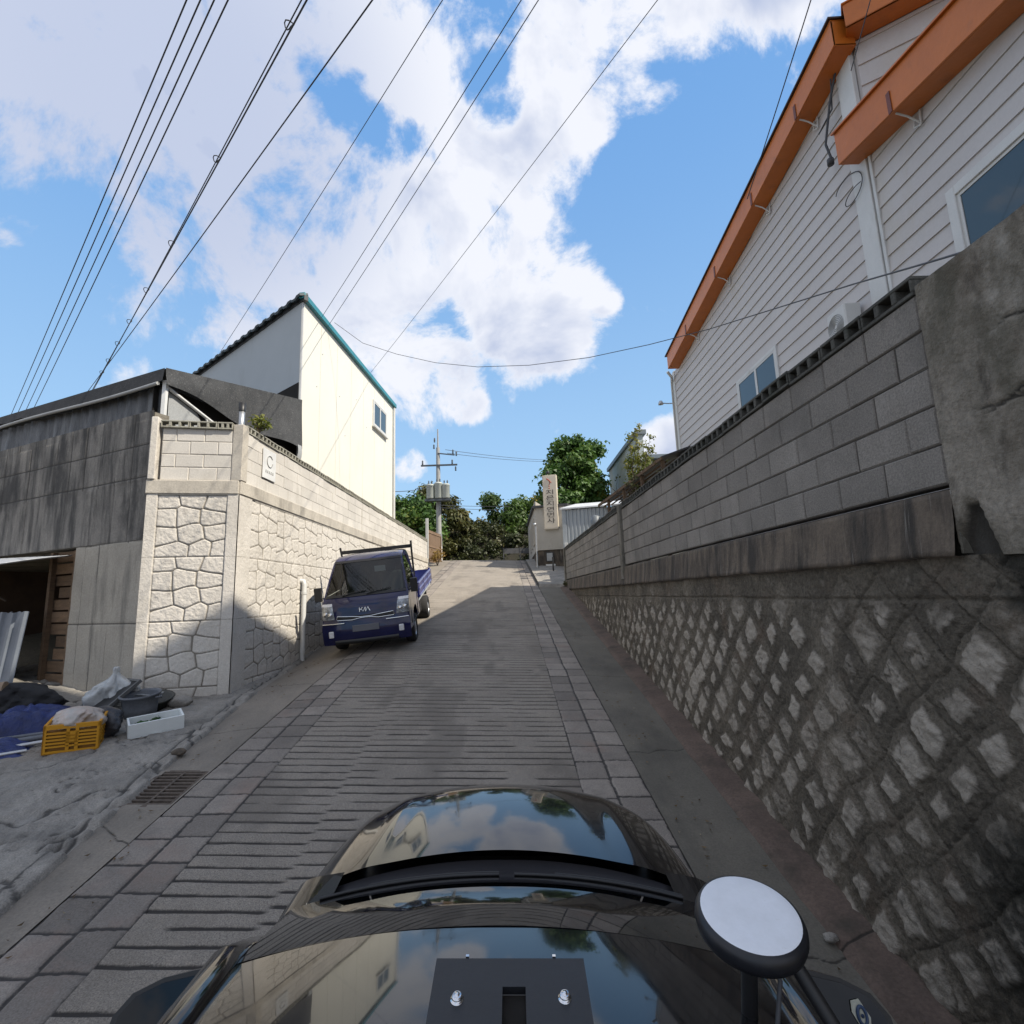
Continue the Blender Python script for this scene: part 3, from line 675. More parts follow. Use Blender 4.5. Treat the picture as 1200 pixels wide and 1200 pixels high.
# plaque, drain pipe
pl = empty('wall_plaque', tuple(LW.P(.95, .02, 2.3)), 'small white plaque with a grey ring emblem on the pale block wall', 'sign')
def wp(fr, s, z): return fr.P(s, .02, z)
mb = MB(); mb.box((.66, .012, 2.10), (1.12, .026, 2.62), 0, LW.M); mb.build('plaque_board', m_white, pl, bevel=.004)
m_greyink = mat('grey_ink', (.33, .33, .32), rough=.6, bump=0, fine=.2)
mb = MB(); ring = [LW.P(.89 + .10 * math.cos(t), .028, 2.42 + .10 * math.sin(t)) for t in np.linspace(.6, 2 * math.pi - .2, 22)]; mb.tube(ring, .010, 5); mb.build('ring_emblem', m_greyink, pl)
for k in range(5):
    s0 = .745 + k * .062; mb = MB()
    mb.box((s0, .026, 2.205), (s0 + .040, .029, 2.215), 0, LW.M); mb.box((s0 + .004, .026, 2.216), (s0 + .018, .029, 2.25), 0, LW.M); mb.box((s0 + .028, .026, 2.216), (s0 + .037, .029, 2.256), 0, LW.M)
    mb.build('character', m_greyink, pl)
mb = MB(); zb = float(g(-4.1, 10.12)) + .0
mb.tube([LW.P(2.40, .075, zb + .02), LW.P(2.40, .075, .34), LW.P(2.40, .06, .40), LW.P(2.40, -.05, .42)], .045, 14)
for z in (-.95, .15): mb.tube([LW.P(2.40, .075, z), LW.P(2.40, .075, z + .05)], .052, 14)
tag(mb.build('drain_pipe', m_pvc), 'white plastic drain pipe standing against the pale panel wall', 'pipe')

# ------------------------------------------------------------------ left: old concrete building with its opening
dk = empty('old_concrete_wall', tuple(DK.P(2, 0, -1.4)), 'dark stained board-formed concrete wall with an open storeroom under it', 'wall')
def boards(s0, s1, z0, z1, m, name, ds=.02, seed=0, zjoints=(1.95, .98, 2.45), bw=.30):
    nx = max(3, int((s1 - s0) / ds)); nz = max(3, int((z1 - z0) / ds))
    Sg, Z = np.meshgrid(np.linspace(s0, s1, nx), np.linspace(z0, z1, nz), indexing='ij')
    q = (Sg + .03 * (vnoise(Sg * 0 + 1, np.floor(Z / .95) * 1.7, seed) - .5)) / bw; k = np.floor(q); f = np.minimum(q - k, 1 - (q - k)) * bw
    gro = (1 - ss(f, .003, .012)) * ss(vnoise(k * 3.3, Z * 1.3, seed + 1), .2, .5)
    for zj in zjoints: gro = np.maximum(gro, 1 - ss(np.abs(Z - zj - .012 * (vnoise(Sg * 3, Sg * 0, seed + 2) - .5)), .005, .018))
    h = .010 * (hash2(k, np.floor(Z / .95), seed + 3) - .5) - .012 * gro + .012 * (fbm(Sg * 3, Z * 3, 4, seed + 4) - .5)
    npgrid(name, DK.np(Sg, h, Z), m, dk, attr={'gro': gro, 'rnd': hash2(k, np.floor(Z / .95), seed + 5)})
boards(.0, 8.0, .99, 2.98, m_dark, 'wall_face', seed=161, bw=.42)
boards(.0, 1.70, -1.75, .99, m_jamb, 'door_jamb', seed=171, zjoints=(.985, -.22), bw=.36)
mb = MB(); mb.box((.02, -.25, .99), (8, -.03, 2.96), 0, DK.M); mb.box((.02, -.25, -1.8), (1.68, -.03, .985), 0, DK.M)
mb.box((1.70, -3.0, .96), (8, -.25, 1.05), 0, DK.M); mb.build('wall_core', m_oldconc, dk)
mb = MB(); mb.box((1.5, -3.1, -1.9), (8, -3.0, 1.0), 0, DK.M); mb.box((1.45, -3.0, -1.9), (1.5, -.25, 1.0), 0, DK.M); mb.box((7.9, -3, -1.9), (8, 0, 1.0), 0, DK.M)
mb.box((1.5, -3, -1.75), (8, -.3, -1.70), 0, DK.M); mb.build('storeroom', mat('brown_inside', (.10, .062, .038), (.05, .032, .02), scale=2, rough=.95, bump=.3), dk)
mb = MB(); rv = []; rg = random.Random(9)
for k in range(13):
    z = -1.55 + k * .195; j = rg.uniform(-.02, .02); x1 = 2.62 + rg.uniform(-.03, .03)
    if k in (4, 5, 9): x1 = 2.3
    mb.box((1.72, -.16 + j, z), (x1, -.13 + j, z + .165), 0, DK.M); rv += [rg.random()] * 8
for x in (1.76, 2.44):
    mb.box((x, -.12, -1.6), (x + .08, -.05, .95), 0, DK.M); rv += [rg.random()] * 8
mb.build('plank_screen', m_wood, dk, attr={'rnd': rv})
# tin awning over the opening
aw = empty('tin_awning', tuple(DK.P(3, .3, .8)), 'bent sheet of corrugated tin jutting out over the storeroom opening', 'awning')
P = np.zeros((40, 10, 3))
for i, s in enumerate(np.linspace(1.85, 6.5, 40)):
    for j, n_ in enumerate(np.linspace(-.05, .85, 10)):
        P[i, j] = DK.P(s, n_, .86 - .16 * n_ + .012 * math.cos(i * math.pi) + (s - 1.9) * .035 - .05 * n_ * n_)
mb = MB(); mb.grid(P); o = mb.build('tin_sheet', m_tin, aw); md = o.modifiers.new('solid', 'SOLIDIFY'); md.thickness = .006
for s in (3.6, 5.0):
    mb = MB(); mb.tube([DK.P(s, .75, .70), DK.P(s, .02, .20)], .018, 6); mb.build('bracket', m_iron, aw)
# corrugated sheet leaning against it
P = np.zeros((90, 3, 3))
for i, s in enumerate(np.linspace(2.32, 4.6, 90)):
    ph = (i % 13) / 13.; rib = .035 * (1 if .15 < ph < .45 else 0)
    for j, (z, n_) in enumerate(((-1.70, .40), (-.85, .30), (.0, .20))):
        P[i, j] = DK.P(s + .04 * j, n_ + rib, z + .01 * math.sin(i * .7))
mb = MB(); mb.grid(P, smooth=False)
tag(mb.build('corrugated_sheet', mat('blue_grey_sheet', (.17, .19, .22), (.12, .135, .16), scale=2, rough=.5, bump=.1, fine=.1, stains=[((.08, .09, .10), 3, .5, .7, (1, 1, .3), .6)])), 'ribbed blue grey metal sheet standing upright before the dark storeroom', 'metal sheet')

# ------------------------------------------------------------------ shed roof under black netting, behind the corner
sh = empty('netted_shed', (-6, 9.3, 2.8), 'lean-to shed draped in black shade netting behind the corner of the pale wall', 'shed')
e1 = Vector((-5.48, 7.72, 0)); dL = Vector((-3.58, 1.55, 0)).normalized(); dR = Vector((-4.78 + 5.48, 11.25 - 7.72, 0)).normalized()
def RP(a, b, z): return e1 + dL * a + dR * b + Vector((0, 0, z))
P = np.zeros((40, 26, 3)); rs = np.random.default_rng(5)
for i, a in enumerate(np.linspace(0, 7, 40)):
    for j, b in enumerate(np.linspace(0, 3.62, 26)):
        P[i, j] = RP(a, b, 3.78 + .23 * b - .03 * math.sin(a * 2.1) * (b > .1) + rs.normal() * .006 + .012 * a)
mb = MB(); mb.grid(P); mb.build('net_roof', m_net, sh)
P = np.zeros((60, 8, 3))                    # front valance
for i, a in enumerate(np.linspace(0, 7, 60)):
    for j in range(8):
        t = j / 7; P[i, j] = RP(a, -.012 - .03 * t, 3.785 + .012 * a - t * (.22 + .05 * math.sin(a * .9)) - .02 * math.sin(a * 7) * t)
mb = MB(); mb.grid(P); mb.build('net_valance', m_net, sh)
P = np.zeros((40, 12, 3))                   # draped side
for i, b in enumerate(np.linspace(0, 3.62, 40)):
    top = 3.79 + .23 * b; bot = 3.50 - .03 * b + .06 * math.sin(b * 2.4)
    for j in range(12):
        t = j / 11; P[i, j] = RP(-.012 - .04 * t * math.sin(b * 1.7 + t * 2) * 1.2, b, top + (bot - top) * t)
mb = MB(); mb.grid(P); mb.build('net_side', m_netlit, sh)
mb = MB(); mb.box((-.03, -.03, 2.0), (.03, .03, 3.6), 0, Matrix.Translation(RP(.05, .06, 0))); mb.build('post', m_white, sh)
mb = MB(); mb.tube([RP(.05, .05, 3.52), RP(.05, 3.0, 2.70)], .03, 6); mb.tube([RP(.05, .9, 3.28), RP(.05, 1.35, 2.7)], .016, 6); mb.build('brace', m_white, sh)
mb = MB(); mb.prism([RP(.09, .06, 2.5), RP(.09, .95, 2.5), RP(.09, .95, 3.05), RP(.09, .75, 3.3), RP(.09, .06, 3.50)], dL * .02); mb.build('side_board', m_greyboard, sh)
mb = MB(); mb.prism([RP(.25, .0, 2.0), RP(.25, 3.7, 2.0), RP(.25, 3.7, 3.7), RP(.25, 0, 3.6)], dL * .02); mb.build('dark_lining', m_void, sh)
P = np.zeros((150, 8, 3))                   # grey vinyl curtain under the front eave, gathered in folds
for i, a in enumerate(np.linspace(.02, 7, 150)):
    for j in range(8):
        t = j / 7; zt = 3.56 + .012 * a; zb_ = 2.90
        fold = .035 * math.sin(a * 9 + 2 * math.sin(a * 2.3)) * (.3 + .7 * t) + .02 * math.sin(a * 23)
        P[i, j] = RP(a, .10 + fold + .14 * t * 0, zt + (zb_ - zt) * t)
mb = MB(); mb.grid(P); mb.build('vinyl_curtain', m_sheet, sh)
mb = MB(); mb.tube([RP(a, -.05, 3.53 + .012 * a - .02 * math.sin(a * 1.2)) for a in np.linspace(0.1, 7, 20)], .03, 6); mb.build('eave_batten', m_greyboard, sh)
mb = MB()                                    # hanging pale sheet strip at the far end, by the building
P = np.zeros((14, 5, 3))
for i in range(14):
    for j in range(5):
        t = i / 13; P[i, j] = RP(-.06 - .05 * math.sin(t * 5), 3.45 + .035 * j - .12 * t, 3.5 - t * .75)
mb.grid(P); mb.build('hanging_strip', m_greyboard, sh)
mb = MB(); mb.lathe([(.045, 0), (.045, .30), (.045, .30)], 12, 0, Matrix.Translation(LW.P(.06, -.05, 2.79))); mb.lathe([(.05, .24), (.052, .38), (.0, .38)], 12, 1, Matrix.Translation(LW.P(.06, -.05, 2.79)))
tag(mb.build('vent_pipe', [m_steel, m_black]), 'short chrome stub pipe with black cap on the corner wall post', 'pipe')

# ------------------------------------------------------------------ cream building
cb = empty('cream_building', (-5.5, 15, 0), 'tall cream panel building with teal roof edge rising behind the pale wall', 'building')
C0 = Vector((-4.82, 11.25, 0)); C1 = Vector((-4.34, 18.4, 0)); C2 = C0 + Vector((-4.9, 3.9, 0)) * 1.6; C3 = C1 + Vector((-7, 4.5, 0))
CF = Frame(C0[:2], C1[:2], 1); CL = Frame(C0[:2], C2[:2], -1)
zb = -1; zt = 7.17
mb = MB(); mb.prism([C0 + Vector((0, 0, zb)), C1 + Vector((0, 0, zb)), C3 + Vector((0, 0, zb)), C2 + Vector((0, 0, zb))], (0, 0, zt - zb)); mb.build('wall', m_cream, cb)
P = np.zeros((150, 3, 3))
mb = MB()
for i, a in enumerate(np.linspace(-.12, CL.L + .1, 150)):
    for j, (n_, dz) in enumerate(((.16, -.01), (.0, .06), (-.05, .085))):
        P[i, j] = CL.P(a, n_, zt + dz + .022 * (1 if i % 6 < 3 else -1))
mb.prism([C0 + Vector((0, 0, zt + .001)), C1 + Vector((0, 0, zt + .001)), C3 + Vector((0, 0, zt + .001)), C2 + Vector((0, 0, zt + .001))], (0, 0, .05)); mb.grid(P, smooth=False); o = mb.build('roof_sheet', mat('dark_roof', (.05, .07, .08), rough=.5, bump=.05), cb); md = o.modifiers.new('s', 'SOLIDIFY'); md.thickness = .05
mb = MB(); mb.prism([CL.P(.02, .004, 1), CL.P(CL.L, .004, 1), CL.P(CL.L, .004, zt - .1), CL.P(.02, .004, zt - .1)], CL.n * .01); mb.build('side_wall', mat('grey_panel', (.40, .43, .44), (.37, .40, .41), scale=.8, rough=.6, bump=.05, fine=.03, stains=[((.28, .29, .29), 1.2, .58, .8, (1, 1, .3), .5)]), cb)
mb = MB(); mb.box((-.1, -.05, zt - .05), (CF.L + .12, .10, zt + .10), 0, CF.M); mb.build('roof_edge', m_teal, cb, bevel=.01)
mb = MB(); mb.box((-.14, -.06, zt - .10), (CL.L, .04, zt + .02), 0, CL.M); mb.build('eave_trim', mat('dark_eave', (.045, .05, .055), rough=.5, bump=0), cb)
mb = MB()
for k in range(1, 7): mb.box((k * 1.02, -.002, 1), (k * 1.02 + .012, .003, zt - .1), 0, CF.M)
mb.build('panel_seam', mat('seam_shadow', (.56, .54, .46), rough=.7, bump=0), cb)
mb = MB(); mb.box((.0, -.02, 3.0), (.05, .02, zt - .1), 0, CF.M); mb.build('corner_trim', m_trim, cb)
mb = MB(); mb.tube([CF.P(CF.L - .05, .06, zt - .1), CF.P(CF.L - .05, .06, 1)], .04, 8); mb.build('downpipe', m_trim, cb)
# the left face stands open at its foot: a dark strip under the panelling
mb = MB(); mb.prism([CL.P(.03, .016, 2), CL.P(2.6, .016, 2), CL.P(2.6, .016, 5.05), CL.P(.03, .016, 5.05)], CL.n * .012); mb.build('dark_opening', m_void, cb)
for (a, z) in ((.8, 6.3), (1.6, 5.6), (.6, 5.3), (2.5, 6.0), (3.1, 5.4), (1.9, 4.6)):
    mb = MB(); mb.lathe([(.022, 0), (.018, .01), (0, .012)], 8, 0, Matrix.Translation(CF.P(a * 1.4, .0, z)) @ Matrix.Rotation(R(90), 4, 'Y')); mb.build('fixing', m_steel, cb)
def window(fr, s0, s1, z0, z1, parent, fmat=m_trim, fw=.06, proud=.05, mull=(.5,), sill=True, gm=m_glass_w, name='window'):
    mb = MB(); d = .06
    mb.box((s0, -d, z0), (s0 + fw, proud, z1), 0, fr.M); mb.box((s1 - fw, -d, z0), (s1, proud, z1), 0, fr.M)
    mb.box((s0 + fw, -d, z1 - fw), (s1 - fw, proud, z1), 0, fr.M); mb.box((s0 + fw, -d, z0), (s1 - fw, proud, z0 + fw), 0, fr.M)
    f = mb.build(name, fmat, parent, bevel=.006)
    mb = MB(); a = s0 + fw
    for m_ in list(mull) + [1]:
        b = s0 + fw + (s1 - s0 - 2 * fw) * m_
        for x0, x1, zz0, zz1 in ((a, a + .04, z0 + fw, z1 - fw), (b - .04, b, z0 + fw, z1 - fw), (a + .04, b - .04, z1 - fw - .04, z1 - fw), (a + .04, b - .04, z0 + fw, z0 + fw + .04)):
            mb.box((x0, -.01, zz0), (x1, .046, zz1), 0, fr.M)
        a = b
    mb.build('sash', fmat, f)
    mb = MB(); mb.box((s0 + fw, .030, z0 + fw), (s1 - fw, .036, z1 - fw), 0, fr.M); mb.build('pane', gm, f)
    if sill: mb = MB(); mb.box((s0 - .04, .0, z0 - .05), (s1 + .04, proud + .05, z0 - .003), 0, fr.M); mb.build('sill', fmat, f)
    return f
def on(fr, px, py):     # where the sight line of a photo point meets the wall plane
    d = CAR @ Vector(((px - 600) / 600, 1, (600 - py) / 600)); k = (fr.n.dot(fr.p)) / (fr.n.dot(d)); w = d * k
    return (w - fr.p).dot(fr.e), w.z
window(CF, 4.9, 6.28, 5.66, 6.56, cb)

# ------------------------------------------------------------------ right: white sided house with orange eaves
hs = empty('siding_house', (5.6, 10, float(g(5.6, 10))), 'white clapboard house with orange boxed eaves above the right-hand wall', 'house')
HW = Frame((5.45, 0), (5.45, 20), -1)
def siding(fr, s0, s1, z0, topf, pitch, name, parent, m=m_siding):
    """lapped boards, each a thin wedge; topf(s) gives the height of the raking top"""
    mb = MB(); z = z0
    while z < max(topf(s0), topf(s1)):
        zt = z + pitch
        a, b = s0, s1
        ta, tb = topf(s0), topf(s1)
        if ta < zt or tb < zt:               # cut by the rake
            pts = []
            N = 60; xs = np.linspace(s0, s1, N); hi = np.minimum(zt, [topf(x) for x in xs]); ok = hi > z + .004
            if not ok.any(): break
            xs = xs[ok]; hi = hi[ok]
            for i in range(len(xs) - 1):
                for_ = lambda x, zz: fr.P(x, .022 * (1 - (zz - z) / pitch) + .003, zz)
                mb.add([for_(xs[i], z), for_(xs[i + 1], z), for_(xs[i + 1], hi[i + 1]), for_(xs[i], hi[i])], [(0, 1, 2, 3)])
                mb.add([fr.P(xs[i], .0, z), fr.P(xs[i + 1], .0, z), fr.P(xs[i + 1], .025, z), fr.P(xs[i], .025, z)], [(0, 1, 2, 3)])
        else:
            mb.add([fr.P(a, .025, z), fr.P(b, .025, z), fr.P(b, .003, zt), fr.P(a, .003, zt)], [(0, 1, 2, 3)])
            mb.add([fr.P(a, .0, z), fr.P(b, .0, z), fr.P(b, .025, z), fr.P(a, .025, z)], [(0, 1, 2, 3)])
        z = zt
    return mb.build(name, m, parent)
t1 = lambda s: 8.36 - (s - 6.6) * .1505      # soffit line of the far rake
t2 = lambda s: 6.24 + (s - 6.64) * .205      # soffit line of the near rake
siding(HW, 6.95, 15.85, 1.0, t1, .252, 'siding_wall', hs)
siding(HW, -3.0, 6.62, 1.0, t2, .252, 'siding_wall', hs)
mb = MB(); mb.box((6.6, -9, -1.5), (15.83, -.03, 6.9), 0, HW.M); mb.prism([HW.P(6.6, -.03, 6.9), HW.P(15.83, -.03, 6.9), HW.P(15.83, -.03, t1(15.83)), HW.P(6.6, -.03, t1(6.6))], -9 * HW.n)
mb.prism([HW.P(-3, -.03, -1.5), HW.P(6.6, -.03, -1.5), HW.P(6.6, -.03, t2(6.6)), HW.P(-3, -.03, t2(-3))], -9 * HW.n); mb.build('wall_core', m_siding, hs)
mb = MB(); mb.box((6.66, -.02, 1), (6.98, .055, 8.25), 0, HW.M); mb.build('corner_trim', m_trim, hs, bevel=.008)
mb = MB(); mb.box((6.585, -.02, 1), (6.64, .04, 6.2), 0, HW.M); mb.build('corner_trim', m_trim, hs, bevel=.006)
mb = MB(); mb.box((15.72, -.05, 1), (15.90, .05, 7.0), 0, HW.M); mb.build('corner_trim', m_trim, hs, bevel=.008)
def eave(s0, s1, f, h, name, dep=.36):
    o_ = .02
    mb = MB()
    fp = lambda s, n_, dz: HW.P(s, n_, f(s) + dz)
    mb.prism([fp(s0, dep, 0), fp(s1, dep, 0), fp(s1, dep, h), fp(s0, dep, h)], -.03 * HW.n)                  # front board
    mb.prism([fp(s0, dep - .03, 0), fp(s1, dep - .03, 0), fp(s1, o_, .0), fp(s0, o_, .0)], (0, 0, .03))      # soffit
    mb.prism([fp(s0, dep, h), fp(s1, dep, h), fp(s1, -.5, h + .03), fp(s0, -.5, h + .03)], (0, 0, .02))      # lid
    for s in (s0, s1): mb.prism([fp(s, dep, 0), fp(s, o_, 0), fp(s, o_, h), fp(s, dep, h)], (0, .012 if s == s0 else -.012, 0))
    return mb.build(name, m_orange, hs, bevel=.006)
f1 = lambda s: 8.00 - (s - 6.5) * .128
f2 = lambda s: 6.20 + (s - 6.77) * .205
eave(6.52, 15.3, f1, .44, 'eave_box'); eave(-3.0, 6.80, f2, .50, 'eave_box')
mb = MB(); mb.prism([HW.P(6.5, .40, f1(6.5) + .462), HW.P(15.4, .40, f1(15.4) + .462), HW.P(15.4, -8, f1(15.4) + .7), HW.P(6.5, -8, f1(6.5) + .7)], (0, 0, .03)); mb.build('roof_sheet', mat('brown_roof', (.05, .028, .02), rough=.6, bump=.1), hs)
mb = MB(); mb.prism([HW.P(6.82, .40, f2(6.82) + .522), HW.P(-3, .40, f2(-3) + .522), HW.P(-3, -1, f2(-3) + .6), HW.P(6.82, -1, f2(6.82) + .6)], (0, 0, .025)); mb.build('roof_sheet', m_orange, hs)
for s, f, h in [(13.5, f1, .44), (11.3, f1, .44), (9.3, f1, .44), (7.6, f1, .44), (5.75, f2, .5), (3.2, f2, .5)]:
    mb = MB(); z = f(s)
    mb.box((s - .03, .362, z + .0), (s + .03, .372, z + h * .6), 0, HW.M)
    o = mb.build('bracket', m_rust, hs)
    mb = MB(); mb.tube([HW.P(s, .30, z - .01), HW.P(s, .16, z - .06), HW.P(s - .03, .05, z - .18)], .012, 6); mb.tube([HW.P(s - .05, .03, z - .02), HW.P(s - .05, .05, z - .24)], .014, 6); mb.tube([HW.P(s + .04, .03, z - .02), HW.P(s + .04, .06, z - .2), HW.P(s - .05, .05, z - .24)], .012, 6)
    mb.build('stay', m_trim, o)
# upper storey turned away from the street, beyond the pillar
e3 = Vector((1.5, -1.0, 0)).normalized(); UP = Frame((5.47, 6.60), (5.47 + e3.x, 6.60 + e3.y), 1)
siding(UP, .0, 6, 5.9, lambda s: 8.12 + .0 * s, .36, 'upper_wall', hs)
mb = MB(); mb.box((.0, -.4, 5.5), (6, -.02, 8.4), 0, UP.M); mb.build('wall_core', m_siding, hs)
mb = MB(); mb.box((-.10, .02, 8.13), (6, .34, 8.16), 0, UP.M); mb.box((-.10, .31, 8.13), (6, .34, 8.52), 0, UP.M); mb.box((-.12, -.5, 8.52), (6, .36, 8.55), 0, UP.M); mb.build('eave_box', m_orange, hs, bevel=.006)
# unseen block added behind the house, its outline shaped to shade the lane
mb = MB(); mb.prism([(8.0, y, z) for y, z in ((5.95, 5), (5.95, 13.4), (4.78, 13.95), (2.63, 14.7), (1.81, 15.37), (-9, 15.45), (-9, 5))], (3.5, 0, 0)); mb.box((8.003, -9, 15.3), (8.12, 1.66, 18)); mb.build('shade_block', m_siding, hs)
window(HW, 9.65, 11.5, 3.35, 4.78, hs, mull=(.5,), fw=.08)
window(HW, 2.4, 5.55, 3.3, 4.62, hs, mull=(.5,), fw=.12, proud=.07)
mb = MB(); mb.tube([HW.P(15.55, .30, f1(15.3) + .02), HW.P(15.65, .15, f1(15.3) - .12), HW.P(15.93, .06, f1(15.3) - .2), HW.P(15.93, .06, 0)], .045, 8); mb.build('downpipe', m_trim, hs)
# cables slung along the gable
mb = MB()
mb.tube([HW.P(6.9, .10, 8.0), HW.P(7.05, .16, 7.55), HW.P(7.3, .14, 7.05), HW.P(7.25, .12, 6.75)], .02, 6)
mb.tube([HW.P(7.5, .08, 7.45), HW.P(7.25, .2, 7.3), HW.P(7.1, .1, 7.5), HW.P(6.95, .16, 7.9)], .012, 5)
mb.lathe([(.0, -.05), (.05, -.05), (.05, .05), (0, .05)], 10, 0, Matrix.Translation(HW.P(7.25, .14, 6.68)))
mb.build('cable_bundle', m_cable, hs)
mb = MB(); mb.tube([HW.P(7.12 - .25 * t + .25 * math.cos(6.5 * t), .05 + .05 * t, 6.15 - .35 * t + .16 * math.sin(6.5 * t)) for t in np.linspace(0, 1.25, 30)], .007, 5); mb.build('loose_wire', m_cable, hs)

ac = empty('air_conditioner', tuple(HW.P(7.45, .2, 3.9)), 'pale outdoor air conditioning unit on the house wall, half hidden by the coping', 'air conditioner')
mb = MB(); mb.box((7.18, .06, 3.66), (7.62, .32, 4.20), 0, HW.M); mb.build('casing', m_trim, ac, bevel=.02)
mb = MB(); c = HW.P(7.42, .325, 3.93)
for r in np.linspace(.04, .18, 6): mb.tube([c + HW.e * r * math.cos(t) + Vector((0, 0, r * math.sin(t))) for t in np.linspace(0, 2 * math.pi, 20)], .006, 4)
mb.build('fan_grille', m_greyboard, ac)
sc_ = empty('security_light', tuple(HW.P(16.2, .1, 6.0)), 'small grey lamp on a short arm at the far corner of the sided house', 'lamp')
mb = MB(); mb.tube([HW.P(15.95, .0, 5.98), HW.P(16.0, .25, 6.0), HW.P(16.0, .42, 6.02)], .018, 6); mb.build('arm', m_steel, sc_)
mb = MB(); mb.lathe([(0, .06), (.05, .05), (.08, -.02), (.085, -.07), (0, -.08)], 12, 0, Matrix.Translation(HW.P(16.0, .46, 6.04))); mb.build('head', m_steel, sc_)

# ------------------------------------------------------------------ background, right of the street
kp = empty('grey_container', (2.6, 20.6, 1.0), 'grey ribbed metal cabin behind the end of the block wall', 'cabin')
m_cont = mat('grey_cabin', (.36, .39, .41), (.30, .325, .345), scale=1.5, rough=.5, bump=.05, fine=.05, stains=[((.22, .21, .19), 2, .58, .75, (1, 1, .3), .5)])
KF = Frame((2.12, 21.2), (5.2, 20.4), 1)
P = []; 
for i in range(121):
    s = KF.L * i / 120; ph = i % 6
    P.append((s, .03 if ph in (1, 2, 3) else 0))
mb = MB(); arr = np.zeros((len(P), 2, 3))
for i, (s, n_) in enumerate(P): arr[i, 0] = KF.P(s, n_, 0); arr[i, 1] = KF.P(s, n_, 3.42)
mb.grid(arr, smooth=False); mb.build('ribbed_wall', m_cont, kp)
mb = MB(); mb.box((0, -2.2, -.5), (KF.L, -.02, 3.42), 0, KF.M); mb.box((-.03, -2.2, -.5), (.14, .04, 3.46), 0, KF.M); mb.build('wall', m_cont, kp, bevel=.01)
mb = MB(); mb.prism([KF.P(-.1, .12, 3.44), KF.P(KF.L, .12, 3.44), KF.P(KF.L, -1.2, 3.80), KF.P(.4, -1.2, 3.80)], (0, 0, .06)); mb.build('roof', mat('pale_roof', (.62, .64, .66), rough=.45, bump=.05), kp)
mb = MB(); mb.box((.04, .05, 1.75), (.16, .14, 2.05), 0, KF.M); mb.build('meter_box', m_trim, kp)
st = empty('stove_pipe', (3.15, 18.4, 2.3), 'grey stove pipe with a cowl standing behind the wall coping', 'chimney')
mb = MB(); mb.lathe([(.11, 0), (.11, .62), (.16, .64), (.19, .72), (.19, .9), (.15, .95), (.15, 1.04), (.0, 1.1)], 16, 0, Matrix.Translation((2.96, 18.0, 1.60))); mb.build('flue', mat('grey_flue', (.16, .18, .20), rough=.5), st)

cn = empty('lean_to_canopy', (4.2, 17.5, 2.5), 'dark lean-to canopy on posts behind the block wall', 'canopy')
m_canopy = mat('dark_canopy', (.06, .06, .065), (.035, .035, .038), scale=3, rough=.6, bump=.2, fine=.2)
mb = MB()
mb.prism([(3.5, 20.3, 3.42), (4.55, 14.9, 3.90), (6.6, 15.0, 4.6), (5.6, 20.4, 4.1)], (0, 0, .05)); mb.build('roof_sheet', m_canopy, cn)
mb = MB()
mb.prism([(3.46, 20.3, 3.36), (4.52, 14.9, 3.84), (4.52, 14.9, 3.94), (3.46, 20.3, 3.46)], (.04, 0, 0)); mb.build('edge_board', m_wood, cn)
mb = MB()
for t in (.12, .4, .68, .95): mb.box((3.6 + 1.05 * t - .05, 20 - 5.2 * t - .05, 0), (3.6 + 1.05 * t + .05, 20 - 5.2 * t + .05, 3.40 + .48 * t))
mb.build('post', m_wood, cn)
mb = MB()
for k in range(4): mb.tube([(3.7 + .3 * k, 20.2, 3.36 + .07 * k), (4.75 + .3 * k, 14.95, 3.84 + .07 * k)], .03, 5)
mb.build('purlin', m_wood, cn)

mh = empty('mural_house', (7, 27, 1.5), 'pale rendered house with a faded mural wall behind the canopy', 'house')
m_mural = mat('mural_render', (.42, .45, .44), (.33, .37, .35), scale=.5, rough=.9, bump=.1, fine=.08, detail=3,
              stains=[((.42, .36, .24), .45, .5, .66, (1, 1, 1), .7), ((.24, .30, .22), .9, .55, .66, (1, 1, 1), .6), ((.30, .22, .16), 1.2, .62, .72, (1, 1, .4), .6)])
m_pale = mat('pale_render', (.55, .57, .54), (.47, .49, .46), scale=1, rough=.9, bump=.1, fine=.06)
mb = MB(); mb.box((6.2, 23.9, 0), (6.45, 31.5, 7.45)); mb.build('mural_wall', m_mural, mh)
mb = MB(); mb.box((6.452, 24.1, 0), (12, 31.4, 6.15)); mb.build('wall', m_pale, mh)
mb = MB(); mb.box((6.08, 23.8, 7.45), (6.6, 31.6, 7.66)); mb.build('wall_cap', mat('slate_cap', (.16, .19, .21), rough=.5), mh)
mb = MB(); mb.prism([(6.5, 23.7, 6.2), (12.2, 23.7, 6.2), (12.2, 31.6, 6.5), (6.5, 31.6, 6.5)], (0, 0, .18)); mb.build('roof', mat('slate_roof', (.15, .19, .22), rough=.5), mh)
def text(s, size, M, m, name, parent, ext=.01, sx=1., sy=1.):
    c = bpy.data.curves.new(name, 'FONT'); c.body = s; c.size = size; c.extrude = ext; c.align_x = 'CENTER'; c.align_y = 'CENTER'
    o = bpy.data.objects.new('t', c); COL.objects.link(o); dg = bpy.context.evaluated_depsgraph_get()
    me = bpy.data.meshes.new_from_object(o.evaluated_get(dg)); bpy.data.objects.remove(o); bpy.data.curves.remove(c)
    me.transform(M @ Matrix.Diagonal((sx, sy, 1, 1))); me.materials.clear(); me.materials.append(m); me.name = name
    return link(name, me, parent)
def face_M(o, right, up):
    r_ = Vector(right).normalized(); u = Vector(up).normalized(); n_ = r_.cross(u)
    return Matrix(((r_.x, u.x, n_.x, o[0]), (r_.y, u.y, n_.y, o[1]), (r_.z, u.z, n_.z, o[2]), (0, 0, 0, 1)))
